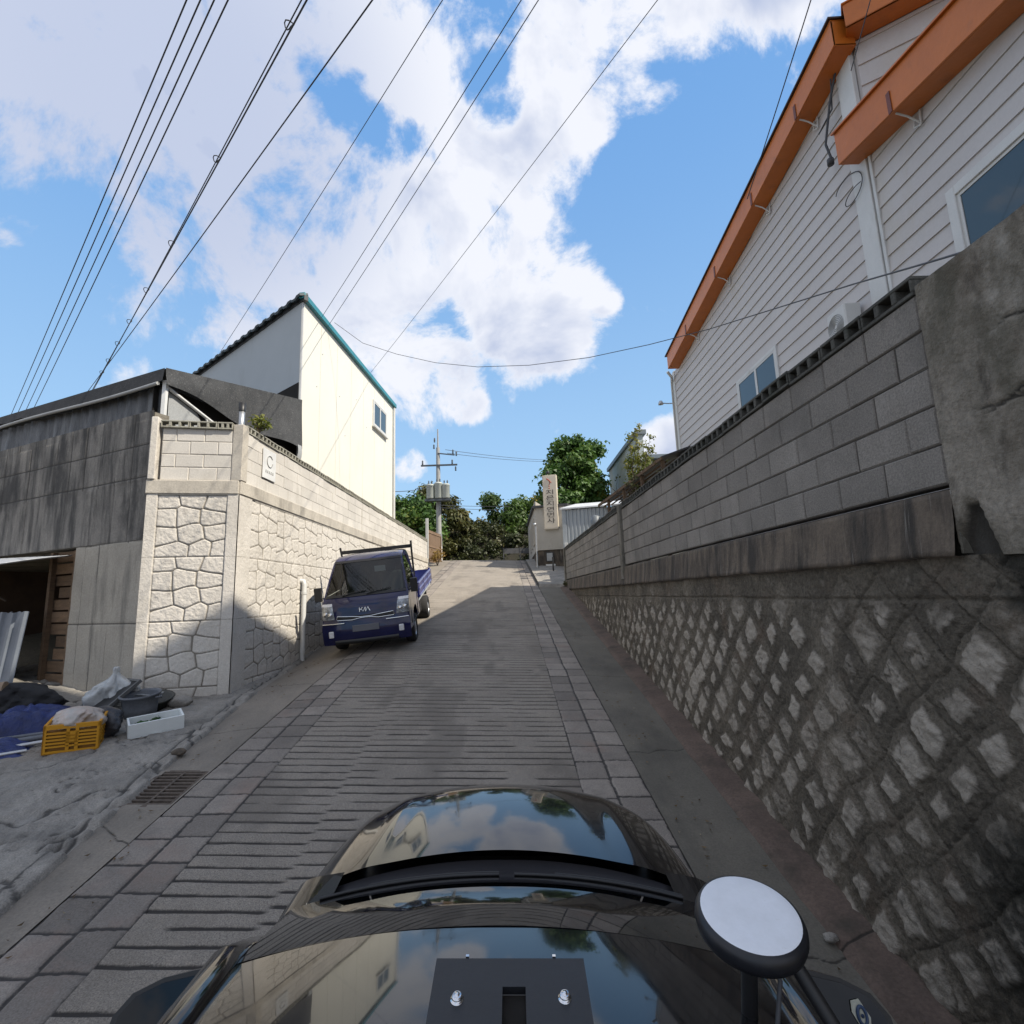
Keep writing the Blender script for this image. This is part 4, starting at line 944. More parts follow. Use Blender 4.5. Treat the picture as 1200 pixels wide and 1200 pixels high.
text('HIT', 1.15, face_M((6.19, 29.4, 4.95), (0, -1, 0), (0, 0, 1)), mat('brown_letters', (.16, .08, .05), rough=.9, bump=0), 'lettering', mh, sx=1.5)

sb = empty('street_building', (1.6, 25, 1.2), 'small pale roadside building with narrow dark windows under the vertical sign', 'building')
m_sb = mat('old_render', (.45, .42, .37), (.38, .355, .31), scale=1.4, rough=.9, bump=.2, fine=.1, stains=[((.25, .22, .18), 2.5, .55, .72, (1, 1, .4), .6)])
SB = Frame((1.05, 23.3), (2.35, 22.9), 1); SS = Frame((1.05, 23.3), (1.0, 33), -1)
mb = MB(); mb.prism([(1.05, 23.3, 1.95), (2.35, 22.9, 1.95), (4.2, 27, 1.95), (4, 33, 1.95), (1.0, 33, 1.95)], (0, 0, 1.95)); mb.prism([(1.05, 23.3, 3.9), (1.0, 33, 3.9), (4, 33, 3.9)], (0, 0, .35)); mb.build('wall', m_sb, sb)
mb = MB(); mb.prism([(1.09, 23.36, .3), (2.36, 22.96, .3), (4.1, 27, .3), (3.9, 32.9, .3), (1.05, 32.9, .3)], (0, 0, 1.64)); mb.build('plinth', m_band, sb)
mb = MB(); mb.prism([(.92, 23.2, 3.9), (2.5, 22.8, 3.9), (4.2, 27, 4.2), (4, 33.1, 4.5), (.9, 33.1, 4.35)], (0, 0, .1)); mb.build('roof', m_canopy, sb)
for s in (1.1, 3.0, 5.2): window(SS, s, s + .8, 2.3, 3.6, sb, fmat=m_sb, fw=.05, sill=False, mull=(.5,))
mb = MB(); mb.box((.44, .01, 1.40), (.80, .05, 1.85), 0, SB.M); mb.box((.49, .05, 1.45), (.75, .058, 1.80), 1, SB.M); mb.build('notice_frame', [m_black, m_greyboard], sb)
mb = MB(); mb.box((.42, .01, 1.22), (.86, .04, 1.30), 0, SB.M); mb.build('letter_slot', m_trim, sb)

sg = empty('vertical_sign', (1.8, 23.2, 2.8), 'tall vertical signboard with dark Korean lettering and a red mark at its top', 'sign')
SG = Frame((1.44, 23.02), (2.06, 22.83), 1)
m_sign = mat('sign_face', (.60, .53, .43), (.55, .485, .395), scale=1.5, rough=.5, bump=.03, fine=.04, stains=[((.40, .33, .26), 2, .55, .75, (1, 1, .3), .5)])
mb = MB(); mb.box((0, -.22, 2.86), (SG.L, .0, 5.36), 0, SG.M); mb.build('sign_box', mat('sign_case', (.62, .55, .44), rough=.5), sg, bevel=.01)
mb = MB(); mb.box((.035, .0, 2.92), (SG.L - .035, .006, 5.30), 0, SG.M); mb.build('sign_face', m_sign, sg)
m_ink = mat('dark_ink', (.035, .028, .025), rough=.6, bump=0); m_red = mat('red_ink', (.34, .07, .04), rough=.6, bump=0)
for k, ch in enumerate('지믄지연먼사'):
    text(ch, .36, face_M(tuple(SG.P(.335, .009, 4.54 - .262 * k)), SG.e, (0, 0, 1)), m_ink, 'character', sg, ext=.004, sx=1.25, sy=.70)
mb = MB(); mb.tube([SG.P(.20, .01, 5.20), SG.P(.30, .01, 5.12), SG.P(.42, .01, 4.98)], [.022, .03, .015], 6); mb.tube([SG.P(.33, .01, 5.10), SG.P(.34, .01, 4.97), SG.P(.30, .01, 4.90)], [.022, .016, .012], 6)
mb.build('logo', m_red, sg)
for z in (4.84, 4.74): mb = MB(); mb.lathe([(.0, 0), (.032, .004), (0, .008)], 10, 0, face_M(tuple(SG.P(.31, .01, z)), SG.e, (0, 0, 1))); mb.build('logo_dot', m_red, sg)
mb = MB(); mb.tube([SG.P(.20, -.1, 5.36), SG.P(.20, -.1, 5.48)], .02, 6); mb.lathe([(0, .0), (.07, .02), (.09, .1), (.05, .14), (0, .15)], 10, 0, Matrix.Translation(SG.P(.26, -.1, 5.42))); mb.build('spotlight', m_black, sg)
bo = MB(); bo.tube([(1.62, 21.2, float(g(1.6, 21.2))), (1.62, 21.2, float(g(1.6, 21.2)) + .75)], .035, 8)
tag(bo.build('bollard', m_black), 'thin dark post standing on the ramp before the small building', 'bollard')
bo = MB(); bo.tube([(1.05, 22.9, float(g(1.05, 22.9))), (1.05, 22.9, 3.0)], .04, 8); bo.lathe([(0, 0), (.07, .03), (.07, .12), (0, .16)], 10, 0, Matrix.Translation((1.0, 22.8, 3.0)))
tag(bo.build('lamp_post', m_steel), 'slim pale pipe with a white lamp at the corner of the small building', 'lamp')

# ------------------------------------------------------------------ far end: gate, pole, embankment
gt = empty('slatted_gate', (-4.0, 25.8, 1.55), 'brown slatted gate at the far end of the pale wall', 'gate')
GF = Frame((-4.25, 25.15), (-3.92, 27.5), 1)
m_gate = mat('brown_gate', (.26, .18, .12), (.20, .135, .09), rough=.6, bump=.1, fine=.1, scale=3)
for s in (.0, 2.3):
    mb = MB(); mb.box((s, -.06, 1.0), (s + .10, .06, 3.9 if s == 0 else 3.25), 0, GF.M); mb.build('gate_post', m_pvc if s == 0 else m_gate, gt)
mb = MB()
for k in range(14): mb.box((.12 + k * .155, -.02, 1.75), (.12 + k * .155 + .12, .02, 3.35), 0, GF.M)
for z in (1.85, 2.5, 3.2): mb.box((.12, .02, z), (2.28, .045, z + .09), 0, GF.M)
mb.build('slat_panel', m_gate, gt)

pb = Vector((-4.28, 29.5, 1.6))
up = empty('utility_pole', tuple(pb), 'tall concrete utility pole with crossarm and twin transformers at the end of the lane', 'utility pole')
m_polec = mat('pole_concrete', (.36, .36, .35), (.29, .29, .28), scale=3, rough=.85, bump=.1, fine=.1)
mb = MB(); mb.tube([pb, pb + Vector((0, 0, 5.0)), pb + Vector((0, 0, 7.2))], [.17, .13, .105], 14); mb.tube([pb + Vector((0, 0, 7.2)), pb + Vector((0, 0, 8.35))], [.05, .035], 8, 0); mb.build('pole', m_polec, up)
mb = MB(); mb.tube([pb + Vector((0, 0, -.2)), pb + Vector((0, 0, 2.0))], [.19, .18], 14); mb.build('pole_sleeve', m_white, up)
m_dksteel = mat('dark_steel', (.09, .10, .11), rough=.5, bump=0, metallic=.5)
mb = MB(); mb.box((-1.0, -.04, 0), (1.15, .04, .09), 0, Matrix.Translation(pb + Vector((0, -.12, 6.05)))); mb.box((0, -.03, 0), (1.0, .03, .06), 0, Matrix.Translation(pb + Vector((0, -.1, 6.8))) @ Matrix.Rotation(R(8), 4, 'Y')); mb.build('crossarm', m_dksteel, up)
for dx, dz in ((-.9, 6.14), (.85, 6.14), (1.05, 5.72), (.9, 6.75), (1.1, 6.62), (-.22, 7.1), (-.18, 7.5)):
    mb = MB(); mb.lathe([(.02, 0), (.06, .03), (.03, .08), (.06, .12), (.03, .17), (.055, .21), (.02, .28)], 8, 0, Matrix.Translation(pb + Vector((dx, -.12, dz)))); mb.build('insulator', m_dksteel, up)
m_trafo = mat('transformer_paint', (.45, .48, .45), (.38, .41, .38), rough=.5, bump=.05, fine=.06)
for dx, h in ((-.42, .85), (.05, .95), (.48, .85)):
    mb = MB(); mb.lathe([(0, 0), (.2, 0), (.23, .04), (.23, h - .1), (.25, h - .08), (.2, h), (0, h + .03)], 16, 0, Matrix.Translation(pb + Vector((dx, -.34, 4.05)))); o = mb.build('transformer', m_trafo, up)
    mb = MB()
    for k in (-.09, .09): mb.lathe([(.03, 0), (.05, .05), (.025, .1), (.045, .15), (.015, .24)], 8, 0, Matrix.Translation(pb + Vector((dx + k, -.34, 4.05 + h))))
    mb.build('bushing', m_dksteel, o)
mb = MB(); mb.box((-.75, -.5, 3.9), (.75, -.1, 4.02), 0, Matrix.Translation(pb)); mb.build('platform', m_dksteel, up)
mb = MB(); mb.box((-.14, -.34, 1.3), (.20, -.15, 2.0), 0, Matrix.Translation(pb)); mb.build('meter_box', m_greyboard, up)

def wire(pts, r, label, cat='cable', group=None, name='overhead_cable', sag=0., n=24, clips=0):
    a, b = Vector(pts[0]), Vector(pts[1])
    P = [a.lerp(b, t) - Vector((0, 0, sag * 4 * t * (1 - t))) for t in np.linspace(0, 1, n)]
    mb = MB(); mb.tube(P, r, 6)
    o = mb.build(name, m_cable); tag(o, label, cat, group); return o
# overhead lines: they run along the left of the lane and on over the shed
def sky(px, py, h):                            # a point h metres above the camera, seen at that place
    d = px_dir(px, py); return d * (h / d.z)
def line(p, q, h0, h1, r, label, group=None, ext=.5, sag=.12):
    a = sky(*p, h0); b = sky(*q, h1); d = b - a
    return wire((a - d * ext, b + d * .35), r, label, group=group, sag=sag, n=30)
for k, (p, q, w) in enumerate((((216, 0), (14, 482), 'leftmost'), ((232, 0), (21, 482), 'second from the left'), ((248, 0), (29, 482), 'third from the left'), ((264, 0), (38, 480), 'rightmost'))):
    line(p, q, 7.0, 7.0, .009, 'black overhead line, %s of the four parallel lines at upper left' % w, 'four parallel overhead lines')
line((349, 0), (112, 450), 6.2, 6.2, .007, 'thin upper line of the clipped cable pair left of centre', 'clipped cable pair')
line((355, 0), (108, 455), 6.1, 6.1, .009, 'thicker lower line of the clipped cable pair left of centre', 'clipped cable pair')
for t in (.02, .2, .38, .52, .64, .74, .83, .9):
    a = sky(352, 0, 6.15); b = sky(110, 452, 6.15); c = a.lerp(b, t) - Vector((0, 0, .06))
    mb = MB(); mb.tube([c + Vector((.05 * math.cos(u), .02 * math.sin(u * 2), .05 * math.sin(u))) for u in np.linspace(0, 6.3, 12)], .007, 5)
    tag(mb.build('cable_clip', m_cable), 'small wire loop tying the two overhead cables together', 'cable clip', 'loops along the clipped cable pair')
line((430, 0), (100, 460), 6.0, 6.0, .0075, 'single black overhead line just right of the clipped cable pair')
line((514, 0), (268, 395), 7.5, 7.5, .0055, 'thin single line running down to the cream building roof')
line((606, 0), (375, 372), 7.4, 7.4, .006, 'left line of the close pair passing behind the cream roof', 'close pair of thin lines')
line((626, 0), (388, 374), 7.4, 7.4, .006, 'right line of the close pair passing behind the cream roof', 'close pair of thin lines')
line((765, 0), (460, 402), 8.2, 8.2, .0055, 'faint thin line crossing the middle of the clouds')
line((950, 0), (892, 182), 7.9, 6.9, .008, 'thin line dropping to the orange gable of the sided house', ext=.2, sag=.02)
line((1020, 0), (1003, 62), 8.0, 7.5, .007, 'short service wire ending at the peak of the orange eaves', ext=.3, sag=.0)
# service cable from the cream roof, sagging across the lane to the house on the right
a = CF.P(2.6, .12, 7.0); b = Vector((2.35, 2.75, 1.75)); 
def bez(p0, p1, p2, n=40): return [p0 * (1 - t) ** 2 + p1 * 2 * t * (1 - t) + p2 * t * t for t in np.linspace(0, 1, n)]
mb = MB(); mb.tube([px_dir(px, py) * dd for px, py, dd in ((392, 378, 15.2), (425, 402, 15), (465, 415, 14.6), (510, 425, 14), (560, 430, 13.3), (620, 428, 12.5), (690, 419, 11.5), (760, 404, 10.4), (830, 386, 9.2), (920, 358, 7.5), (1000, 333, 6.0), (1090, 307, 4.6), (1220, 268, 3.4))], .007, 6)
tag(mb.build('overhead_cable', m_cable), 'long sagging cable crossing the lane from the cream roof to the right wall', 'cable')
# lines beyond the pole
for p, q, h0, h1, lab in (((522, 527), (640, 539), 7.6, 8.3, 'upper of the distant lines running right from the utility pole'), ((524, 531), (640, 541), 7.3, 8.0, 'lower of the distant lines running right from the utility pole'),
                          ((516, 592), (640, 592), 3.3, 3.3, 'upper of the low distant lines in front of the far trees'), ((516, 595), (640, 597), 3.1, 3.1, 'lower of the low distant lines in front of the far trees'), ((458, 576), (508, 569), 5.6, 5.2, 'short line between the cream building and the utility pole')):
    a = px_dir(*p); a = a * (29.5 / a.y); b = px_dir(*q); b = b * ((45 if q[0] > 600 else 24) / b.y)
    if q[0] < 600: a = px_dir(*p); a = a * (20 / a.y); b = px_dir(*q); b = b * (29.4 / b.y)
    wire((a, b), .014, lab, group='distant lines at the utility pole', sag=.1)

# ------------------------------------------------------------------ trees and plants
def leaves(centres, radii, n, size, name, m, parent, seed=0, shell=.55, squash=.85, shade=None, aspect=.55):
    rg = np.random.default_rng(seed); centres = np.asarray(centres, float); radii = np.asarray(radii, float)
    w = radii ** 2; idx = rg.choice(len(centres), n, p=w / w.sum())
    d = rg.normal(size=(n, 3)); d /= np.linalg.norm(d, axis=1)[:, None]
    rad = radii[idx] * (shell + (1 - shell) * rg.random(n)) * (1 + .18 * rg.normal(size=n))
    c = centres[idx] + d * rad[:, None] * np.array([1, 1, squash])
    nrm = d + rg.normal(size=(n, 3)) * .7 + np.array([0, 0, .5]); nrm /= np.linalg.norm(nrm, axis=1)[:, None]
    t = np.cross(nrm, rg.normal(size=(n, 3))); t /= np.linalg.norm(t, axis=1)[:, None]; b = np.cross(nrm, t)
    L = size * (.6 + .8 * rg.random(n))[:, None]; Wd = L * aspect
    fold = nrm * L * .12
    V = np.stack([c - t * L * .5, c - b * Wd * .5 + fold, c + t * L * .5, c + b * Wd * .5 + fold], 1).reshape(-1, 3)
    me = bpy.data.meshes.new(name); me.vertices.add(4 * n); me.vertices.foreach_set('co', V.reshape(-1).astype(np.float32))
    me.loops.add(4 * n); me.loops.foreach_set('vertex_index', np.arange(4 * n, dtype=np.int32))
    me.polygons.add(n); me.polygons.foreach_set('loop_start', np.arange(0, 4 * n, 4, dtype=np.int32))
    cl = rg.random(len(centres)); r = np.clip(cl[idx] * .55 + .45 * rg.random(n), 0, 1)
    at = me.attributes.new('rnd', 'FLOAT', 'POINT'); at.data.foreach_set('value', np.repeat(r, 4).astype(np.float32))
    me.materials.append(m); me.update(calc_edges=True); return link(name, me, parent)

m_bark = mat('bark', (.10, .075, .055), (.06, .045, .035), scale=5, rough=.95, bump=.5, bscale=30, sx=(1, 1, .3))
m_leaf_a = leafmat('green_leaf', (.028, .075, .014), (.085, .165, .028), (.17, .20, .035))
m_leaf_b = leafmat('deep_green_leaf', (.030, .066, .014), (.095, .160, .028), (.16, .18, .035))
m_leaf_c = leafmat('yellow_green_leaf', (.10, .14, .02), (.22, .22, .035), (.34, .22, .04))
m_leaf_d = leafmat('olive_leaf', (.045, .06, .018), (.13, .125, .035), (.20, .14, .05))
def tree(name, base, h, spread, ncl, nl, size, m, label, seed, group=None, trunk=.16, low=.35, shell=.5, lean=(0, 0), stems=1):
    rg = np.random.default_rng(seed); base = Vector(base); t = empty(name, tuple(base), label, 'tree', group)
    cs = []; rs = []
    mb = MB()
    for k in range(stems):
        off = Vector((rg.normal() * .25, rg.normal() * .25, 0)) if stems > 1 else Vector((0, 0, 0))
        top = base + off * 3 + Vector((lean[0], lean[1], h * .8))
        mid = base.lerp(top, .5) + Vector((rg.normal() * .12, rg.normal() * .12, 0))
        mb.tube([base + off - Vector((0, 0, .3)), base.lerp(mid, .5) + off, mid + off, top], [trunk, trunk * .85, trunk * .6, trunk * .15], 9)
    for k in range(ncl):
        a = rg.random() * 6.28; f = low + (1 - low) * (k + .5) / ncl
        rr = spread * (1 - abs(f - .55) * 1.05) * (.35 + .75 * rg.random() ** .7)
        c = base + Vector((lean[0] * f + rr * math.cos(a), lean[1] * f + rr * math.sin(a), h * f * (.92 + .12 * rg.random())))
        s = base + Vector((lean[0], lean[1], h)) * min(.75, f * .75)
        m1 = s.lerp(c, .5) + Vector((0, 0, .1 * h * .1))
        mb.tube([s, m1, c], [trunk * .35, trunk * .22, .012], 6)
        cs.append(tuple(c)); rs.append(spread * (.22 + .20 * rg.random()))
    mb.build('trunk', m_bark, t)
    leaves(cs, rs, nl, size, 'crown', m, t, seed, shell)
    return t
tree('broadleaf_tree', (3.65, 28.0, 1.6), 7.0, 1.85, 40, 15000, .26, m_leaf_a, 'tall green tree rising behind the vertical sign and grey cabin', 11, low=.2, shell=.35)
tree('broadleaf_tree', (3.0, 27.3, 1.6), 5.9, 1.9, 26, 8000, .24, m_leaf_a, 'round green tree close behind the small roadside building', 14, low=.5, shell=.35)
tree('broadleaf_tree', (2.3, 32.5, 1.6), 4.6, 1.3, 16, 3500, .22, m_leaf_c, 'small yellowish green tree just left of the vertical sign', 12, low=.15)
tree('broadleaf_tree', (4.7, 27.0, 1.5), 4.2, .8, 12, 2000, .2, m_leaf_c, 'low autumn yellow tree against the far edge of the mural house', 13, low=.2)
far = [(-.6, 39, 5.3, 1.75, m_leaf_b, 'bushy dark green tree at the end of the lane, left of the middle pair'), (1.3, 40, 5.4, 1.8, m_leaf_b, 'bushy dark green tree at the end of the lane, right of the middle pair'),
       (-3.0, 38, 3.6, 1.7, m_leaf_d, 'low olive brown tree right of the utility pole'), (-5.2, 36, 5.5, 1.9, m_leaf_d, 'olive tree directly behind the utility pole'),
       (-7.2, 33, 4.6, 2.0, m_leaf_a, 'bright green tree beyond the cream building'), (3.4, 38, 4.9, 1.7, m_leaf_b, 'dark green tree behind the small roadside building')]
for k, (x, y, h, sp, m, lab) in enumerate(far):
    tree('roadside_tree', (x, y, 1.75), h, sp * 1.2, 36, 11500, .27, m, lab, 30 + k, 'trees at the end of the lane', low=.12, shell=.4)
# embankment and undergrowth closing the view
Yg, Xg = np.meshgrid(np.linspace(33.5, 70, 60), np.linspace(-30, 30, 120), indexing='ij')
Zg = g(Xg, Yg) - .1 + 2.7 * ss(Yg, 34.2 + .6 * (vnoise(Xg * .7, Xg * 0, 201) - .5), 37.0) * (.85 + .3 * fbm(Xg * .5, Yg * .5, 3, 202)) - .0
tag(npgrid('embankment', np.stack([Xg, Yg, Zg], -1), mat('shaded_bank', (.030, .025, .018), (.018, .020, .012), scale=1, rough=1, bump=.7, bscale=9, fine=.4)), kind='structure')  # soil colour darkened to stand in for the shade on the bank
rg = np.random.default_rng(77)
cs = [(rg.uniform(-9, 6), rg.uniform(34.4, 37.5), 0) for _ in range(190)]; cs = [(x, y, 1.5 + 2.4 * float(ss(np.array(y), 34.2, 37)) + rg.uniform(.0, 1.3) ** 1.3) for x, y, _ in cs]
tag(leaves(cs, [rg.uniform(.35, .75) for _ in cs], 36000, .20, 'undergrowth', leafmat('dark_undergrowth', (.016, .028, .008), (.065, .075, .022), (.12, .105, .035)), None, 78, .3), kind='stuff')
fb = MB()
for k in range(5): fb.box((-.6 + k * 1.1, 34.0, 2.7), (.42 + k * 1.1, 34.04, 3.05))
for k in range(6): fb.box((-.68 + k * 1.1, 33.98, 1.6), (-.62 + k * 1.1, 34.06, 3.1))
tag(fb.build('guard_fence', mat('dull_fence', (.10, .10, .105), rough=.7, bump=.1)), 'low grey guard fence under the trees at the top of the lane', 'fence')

def weed(name, base, h, n, m, label, cat='plant', seed=1, size=.09, spread=.5, group=None):
    rg = np.random.default_rng(seed); b = Vector(base); t = empty(name, base, label, cat, group); mb = MB(); cs = []
    for k in range(n):
        a = rg.random() * 6.28; tip = b + Vector((math.cos(a) * spread * h * rg.random(), math.sin(a) * spread * h * rg.random(), h * (.5 + .5 * rg.random())))
        mid = b.lerp(tip, .5) + Vector((0, 0, .08 * h)); mb.tube([b, mid, tip], [.008, .006, .003], 5)
        cs += [tuple(tip), tuple(mid.lerp(tip, .5))]
    mb.build('stem', m_bark, t); leaves(cs, [size * 1.3] * len(cs), n * 26, size, 'foliage', m, t, seed, .2, aspect=.35)
    return t
weed('weed', tuple(LW.P(.60, -.06, 2.80)), .34, 7, m_leaf_c, 'yellow green weed sprouting from the coping of the pale wall', seed=3, size=.09)
weed('dry_grass_tuft', (-3.75, 25.2, float(g(-3.75, 25.2))), .7, 12, leafmat('dry_leaf', (.20, .11, .03), (.34, .24, .06)), 'dry orange grass tuft at the foot of the gate', seed=4, size=.14)
weed('weed', tuple(RW.P(17.6, .1, float(g(1.9, 17.6)))), .25, 5, m_leaf_d, 'small olive weed at the far foot of the stone wall', seed=6, size=.06)
# climber over the canopy and a nearly bare shrub beside it
cl = empty('climbing_plant', (5.0, 19.5, 3.5), 'tall yellow green climber growing over the dark canopy', 'plant')
rg = np.random.default_rng(5); cs = []; mb = MB()
for k in range(16):
    t = k / 15; a = Vector((4.85 + rg.normal() * .12, 18.9 + rg.normal() * .4, 3.3)); tip = Vector((4.95 + rg.normal() * .30, 19.2 + rg.normal() * .7, 4.2 + 1.75 * t))
    mb.tube([a, a.lerp(tip, .5) + Vector((rg.normal() * .12, rg.normal() * .15, 0)), tip], [.02, .014, .005], 5); cs += [tuple(a.lerp(tip, f)) for f in (.35, .6, .8, 1)]
for k in range(7): cs.append((4.55 + .1 * rg.normal(), 19.6 + .8 * rg.normal(), 3.85 + .2 * rg.random()))
mb.build('stem', m_bark, cl); leaves(cs, [.20] * len(cs), 2300, .12, 'foliage', m_leaf_c, cl, 6, .2, 1.3)
bs_ = empty('bare_shrub', (4.3, 14.2, 1.6), 'almost bare dark shrub with twisted stems beside the corner of the sided house', 'shrub')
mb = MB(); tips = []
def branch(p, d, L, r, dep, rg):
    pts = [p]; 
    for i in range(4):
        d = (d + Vector((rg.normal() * .28, rg.normal() * .28, rg.normal() * .15 + .08))).normalized(); p = p + d * L / 4; pts.append(p)
    mb.tube(pts, [r, r * .85, r * .7, r * .6, r * .5], 5)
    if dep == 0: tips.append(tuple(p)); return
    for k in range(2 + (dep > 1)):
        branch(pts[2 + k % 3], (d + Vector((rg.normal() * .6, rg.normal() * .6, rg.normal() * .35 + .2))).normalized(), L * .7, r * .55, dep - 1, rg)
rg = np.random.default_rng(15)
for k, (x, y, dx) in enumerate(((4.05, 14.6, -.25), (4.15, 13.6, .0), (4.35, 13.2, .1), (3.85, 15.2, -.2))): branch(Vector((x, y, 1.6)), Vector((dx, .1, 1)).normalized(), 1.15, .032, 2, rg)
mb.build('branches', m_bark, bs_); leaves(tips, [.14] * len(tips), 170, .10, 'foliage', m_leaf_d, bs_, 8, .1)

# ------------------------------------------------------------------ clutter by the storeroom
def gz(x, y): return float(g(x, y)) + .058
def Tm(x, y, z, rz=0, rx=0, ry=0): return Matrix.Translation((x, y, z)) @ Matrix.Rotation(rz, 4, 'Z') @ Matrix.Rotation(rx, 4, 'X') @ Matrix.Rotation(ry, 4, 'Y')
# yellow crate with slotted sides
ct = empty('plastic_crate', (-4.86, 5.88, gz(-4.86, 5.88)), 'yellow plastic crate with slotted sides on the cracked pavement', 'crate')
M = Tm(-4.86, 5.90, gz(-4.86, 5.9) - .005, R(28), R(8.5), R(1.5)); Lx, Ly, H = .24, .17, .30
mb = MB(); mb.box((-Lx, -Ly, .0), (Lx, Ly, .012), 0, M)
def side(p, q, nn):                             # a slotted crate side between two corners
    p = Vector(p); q = Vector(q); d = (q - p); L_ = d.length; e = d / L_; n_ = Vector(nn)
    def bar(a, b, z0, z1, t=.012): mb.prism([p + e * a + Vector((0, 0, z0)), p + e * b + Vector((0, 0, z0)), p + e * b + Vector((0, 0, z1)), p + e * a + Vector((0, 0, z1))], n_ * -t, 0, M)
    bar(0, L_, H - .045, H, .022); bar(0, L_, 0, .03)
    for a in (0, L_ * .40, L_ * .60 - .02, L_ - .03): bar(a, a + .03, .03, H - .045)
    for z in (.065, .10, .135, .17, .205): bar(.03, L_ - .03, z, z + .018)
    bar(L_ * .40, L_ * .60, .10, .205)
    bar(.03, L_ - .03, .03, H - .05, .003) if False else None
side((-Lx, -Ly, 0), (Lx, -Ly, 0), (0, -1, 0)); side((Lx, -Ly, 0), (Lx, Ly, 0), (1, 0, 0)); side((Lx, Ly, 0), (-Lx, Ly, 0), (0, 1, 0)); side((-Lx, Ly, 0), (-Lx, -Ly, 0), (-1, 0, 0))
mb.build('crate_body', m_crate, ct)
mb = MB(); mb.box((-Lx + .02, -Ly + .02, .014), (Lx - .02, Ly - .02, H - .07), 0, M); mb.build('inner_shade', mat('amber_shadow', (.22, .10, .012), rough=.7, bump=.1), ct)  # darker crate colour stands in for the shade inside
def blob(c, r, m, name, label, cat, seed, sq=(1, 1, 1), amp=.35, knot=0, M=None, n=72, parent=None):
    """a crumpled bag: a folded, dented body"""
    rg = np.random.default_rng(seed); th = np.linspace(0, 2 * np.pi, n + 1); ph = np.linspace(.02, np.pi - .02, n // 2)
    PH, TH = np.meshgrid(ph, th, indexing='ij')
    ph1 = rg.random(8) * 6.28
    f = 1 + amp * (.35 * np.sin(3 * TH + ph1[0] + 2 * PH) * np.sin(PH) + .25 * np.sin(5 * TH + ph1[1] - 3 * PH) * np.sin(PH) + .2 * np.abs(np.sin(4 * PH + 2 * np.sin(2 * TH + ph1[2]))) + .16 * np.abs(np.sin(7 * TH + 5 * PH + ph1[3])) * np.sin(PH))
    cz = np.cos(TH) * np.sin(PH) * 2.2 + seed, np.sin(TH) * np.sin(PH) * 2.2 + np.cos(PH) * 2.9
    f = f + amp * .9 * (np.abs(fbm(cz[0] * 1.5, cz[1] * 1.5, 4, seed + 300) - .5) - .08) * np.sin(PH)
    z = np.cos(PH); rr = np.sin(PH) * f
    if knot: rr = rr * (1 - .72 * ss(z, .45, .82) + .40 * ss(z, .84, 1.0))
    z = np.where(z < -.72, -.72 + .04 * z, z) * (1 + (.45 * knot) * ss(z, .4, 1))
    P = np.stack([c[0] + r * sq[0] * rr * np.cos(TH), c[1] + r * sq[1] * rr * np.sin(TH), c[2] + r * sq[2] * (z + .74)], -1)
    mb = MB(); mb.grid(P[::-1]); o = mb.build(name, m, parent)
    return tag(o, label, cat) if label else o
blob((-4.86, 5.90, gz(-4.86, 5.9) + .16), .17, m_bagp, 'plastic_bag', 'crumpled pinkish plastic bag filling the yellow crate', 'bag', 1, (1.25, .95, .85), .5)
# white foam box, open, with greens in it
fm = empty('foam_box', (-4.27, 6.36, gz(-4.27, 6.36)), 'long open white foam box standing at the pavement edge', 'box')
M = Tm(-4.30, 6.36, gz(-4.3, 6.36) - .01, R(40), R(7), R(-3))
mb = MB(); a, b, h, t = .27, .15, .16, .022
mb.box((-a, -b, 0), (a, b, .02), 0, M)
for x0, x1, y0, y1 in ((-a, a, -b, -b + t), (-a, a, b - t, b), (-a, -a + t, -b + t, b - t), (a - t, a, -b + t, b - t)): mb.box((x0, y0, .021), (x1, y1, h), 0, M)
mb.box((-.05, -b - .004, .0), (.05, -b + .001, .03), 0, M)
mb.build('box_body', m_foam, fm, bevel=.006)
mb = MB(); rg = np.random.default_rng(2); c0 = M @ Vector((.0, .0, .05)); cs = [tuple(M @ Vector((rg.uniform(-.17, .12), rg.uniform(-.06, .06), .05 + .07 * rg.random()))) for _ in range(7)]
tag(leaves(cs, [.045] * 7, 170, .06, 'herb_bunch', m_herb, None, 3, .2), 'small heap of green leaves lying in the white foam box', 'greens')
# grey tub and what leans round it
tb = empty('plastic_tub', (-4.82, 6.72, gz(-4.82, 6.72)), 'round grey plastic tub with a thick rim behind the white foam box', 'tub')
Mt = Tm(-4.80, 6.80, gz(-4.8, 6.8), 0, R(7))
mb = MB(); mb.lathe([(0, 0), (.17, 0), (.185, .12), (.20, .255), (.225, .26), (.228, .285), (.21, .285), (.19, .26), (.165, .03), (0, .03)], 28, 0, Mt); mb.build('tub_body', m_grey_pl, tb)
mb = MB()
for s in (-1, 1): mb.tube([Mt @ Vector((s * .22, -.05, .24)), Mt @ Vector((s * .27, 0, .23)), Mt @ Vector((s * .22, .05, .24))], .012, 6)
mb.build('handle', m_grey_pl, tb)
blob((-5.25, 6.92, gz(-5.25, 6.92) - .02), .20, m_bagw, 'plastic_bag', 'knotted whitish plastic bag leaning behind the grey tub', 'bag', 5, (.95, .85, 1.5), .95, knot=.55)
blob((-4.80, 6.18, gz(-4.8, 6.18) - .02), .17, m_bagd, 'plastic_bag', 'crumpled dark grey bag between the crate and the foam box', 'bag', 9, (1.0, .9, 1.15), .6)
bn = MB(); Mb = Tm(-4.86, 7.12, gz(-4.86, 7.12), .3, R(14)); bn.lathe([(0, 0), (.15, 0), (.22, .12), (.245, .13), (.23, .145), (.205, .12), (.14, .02), (0, .02)], 26, 0, Mb)
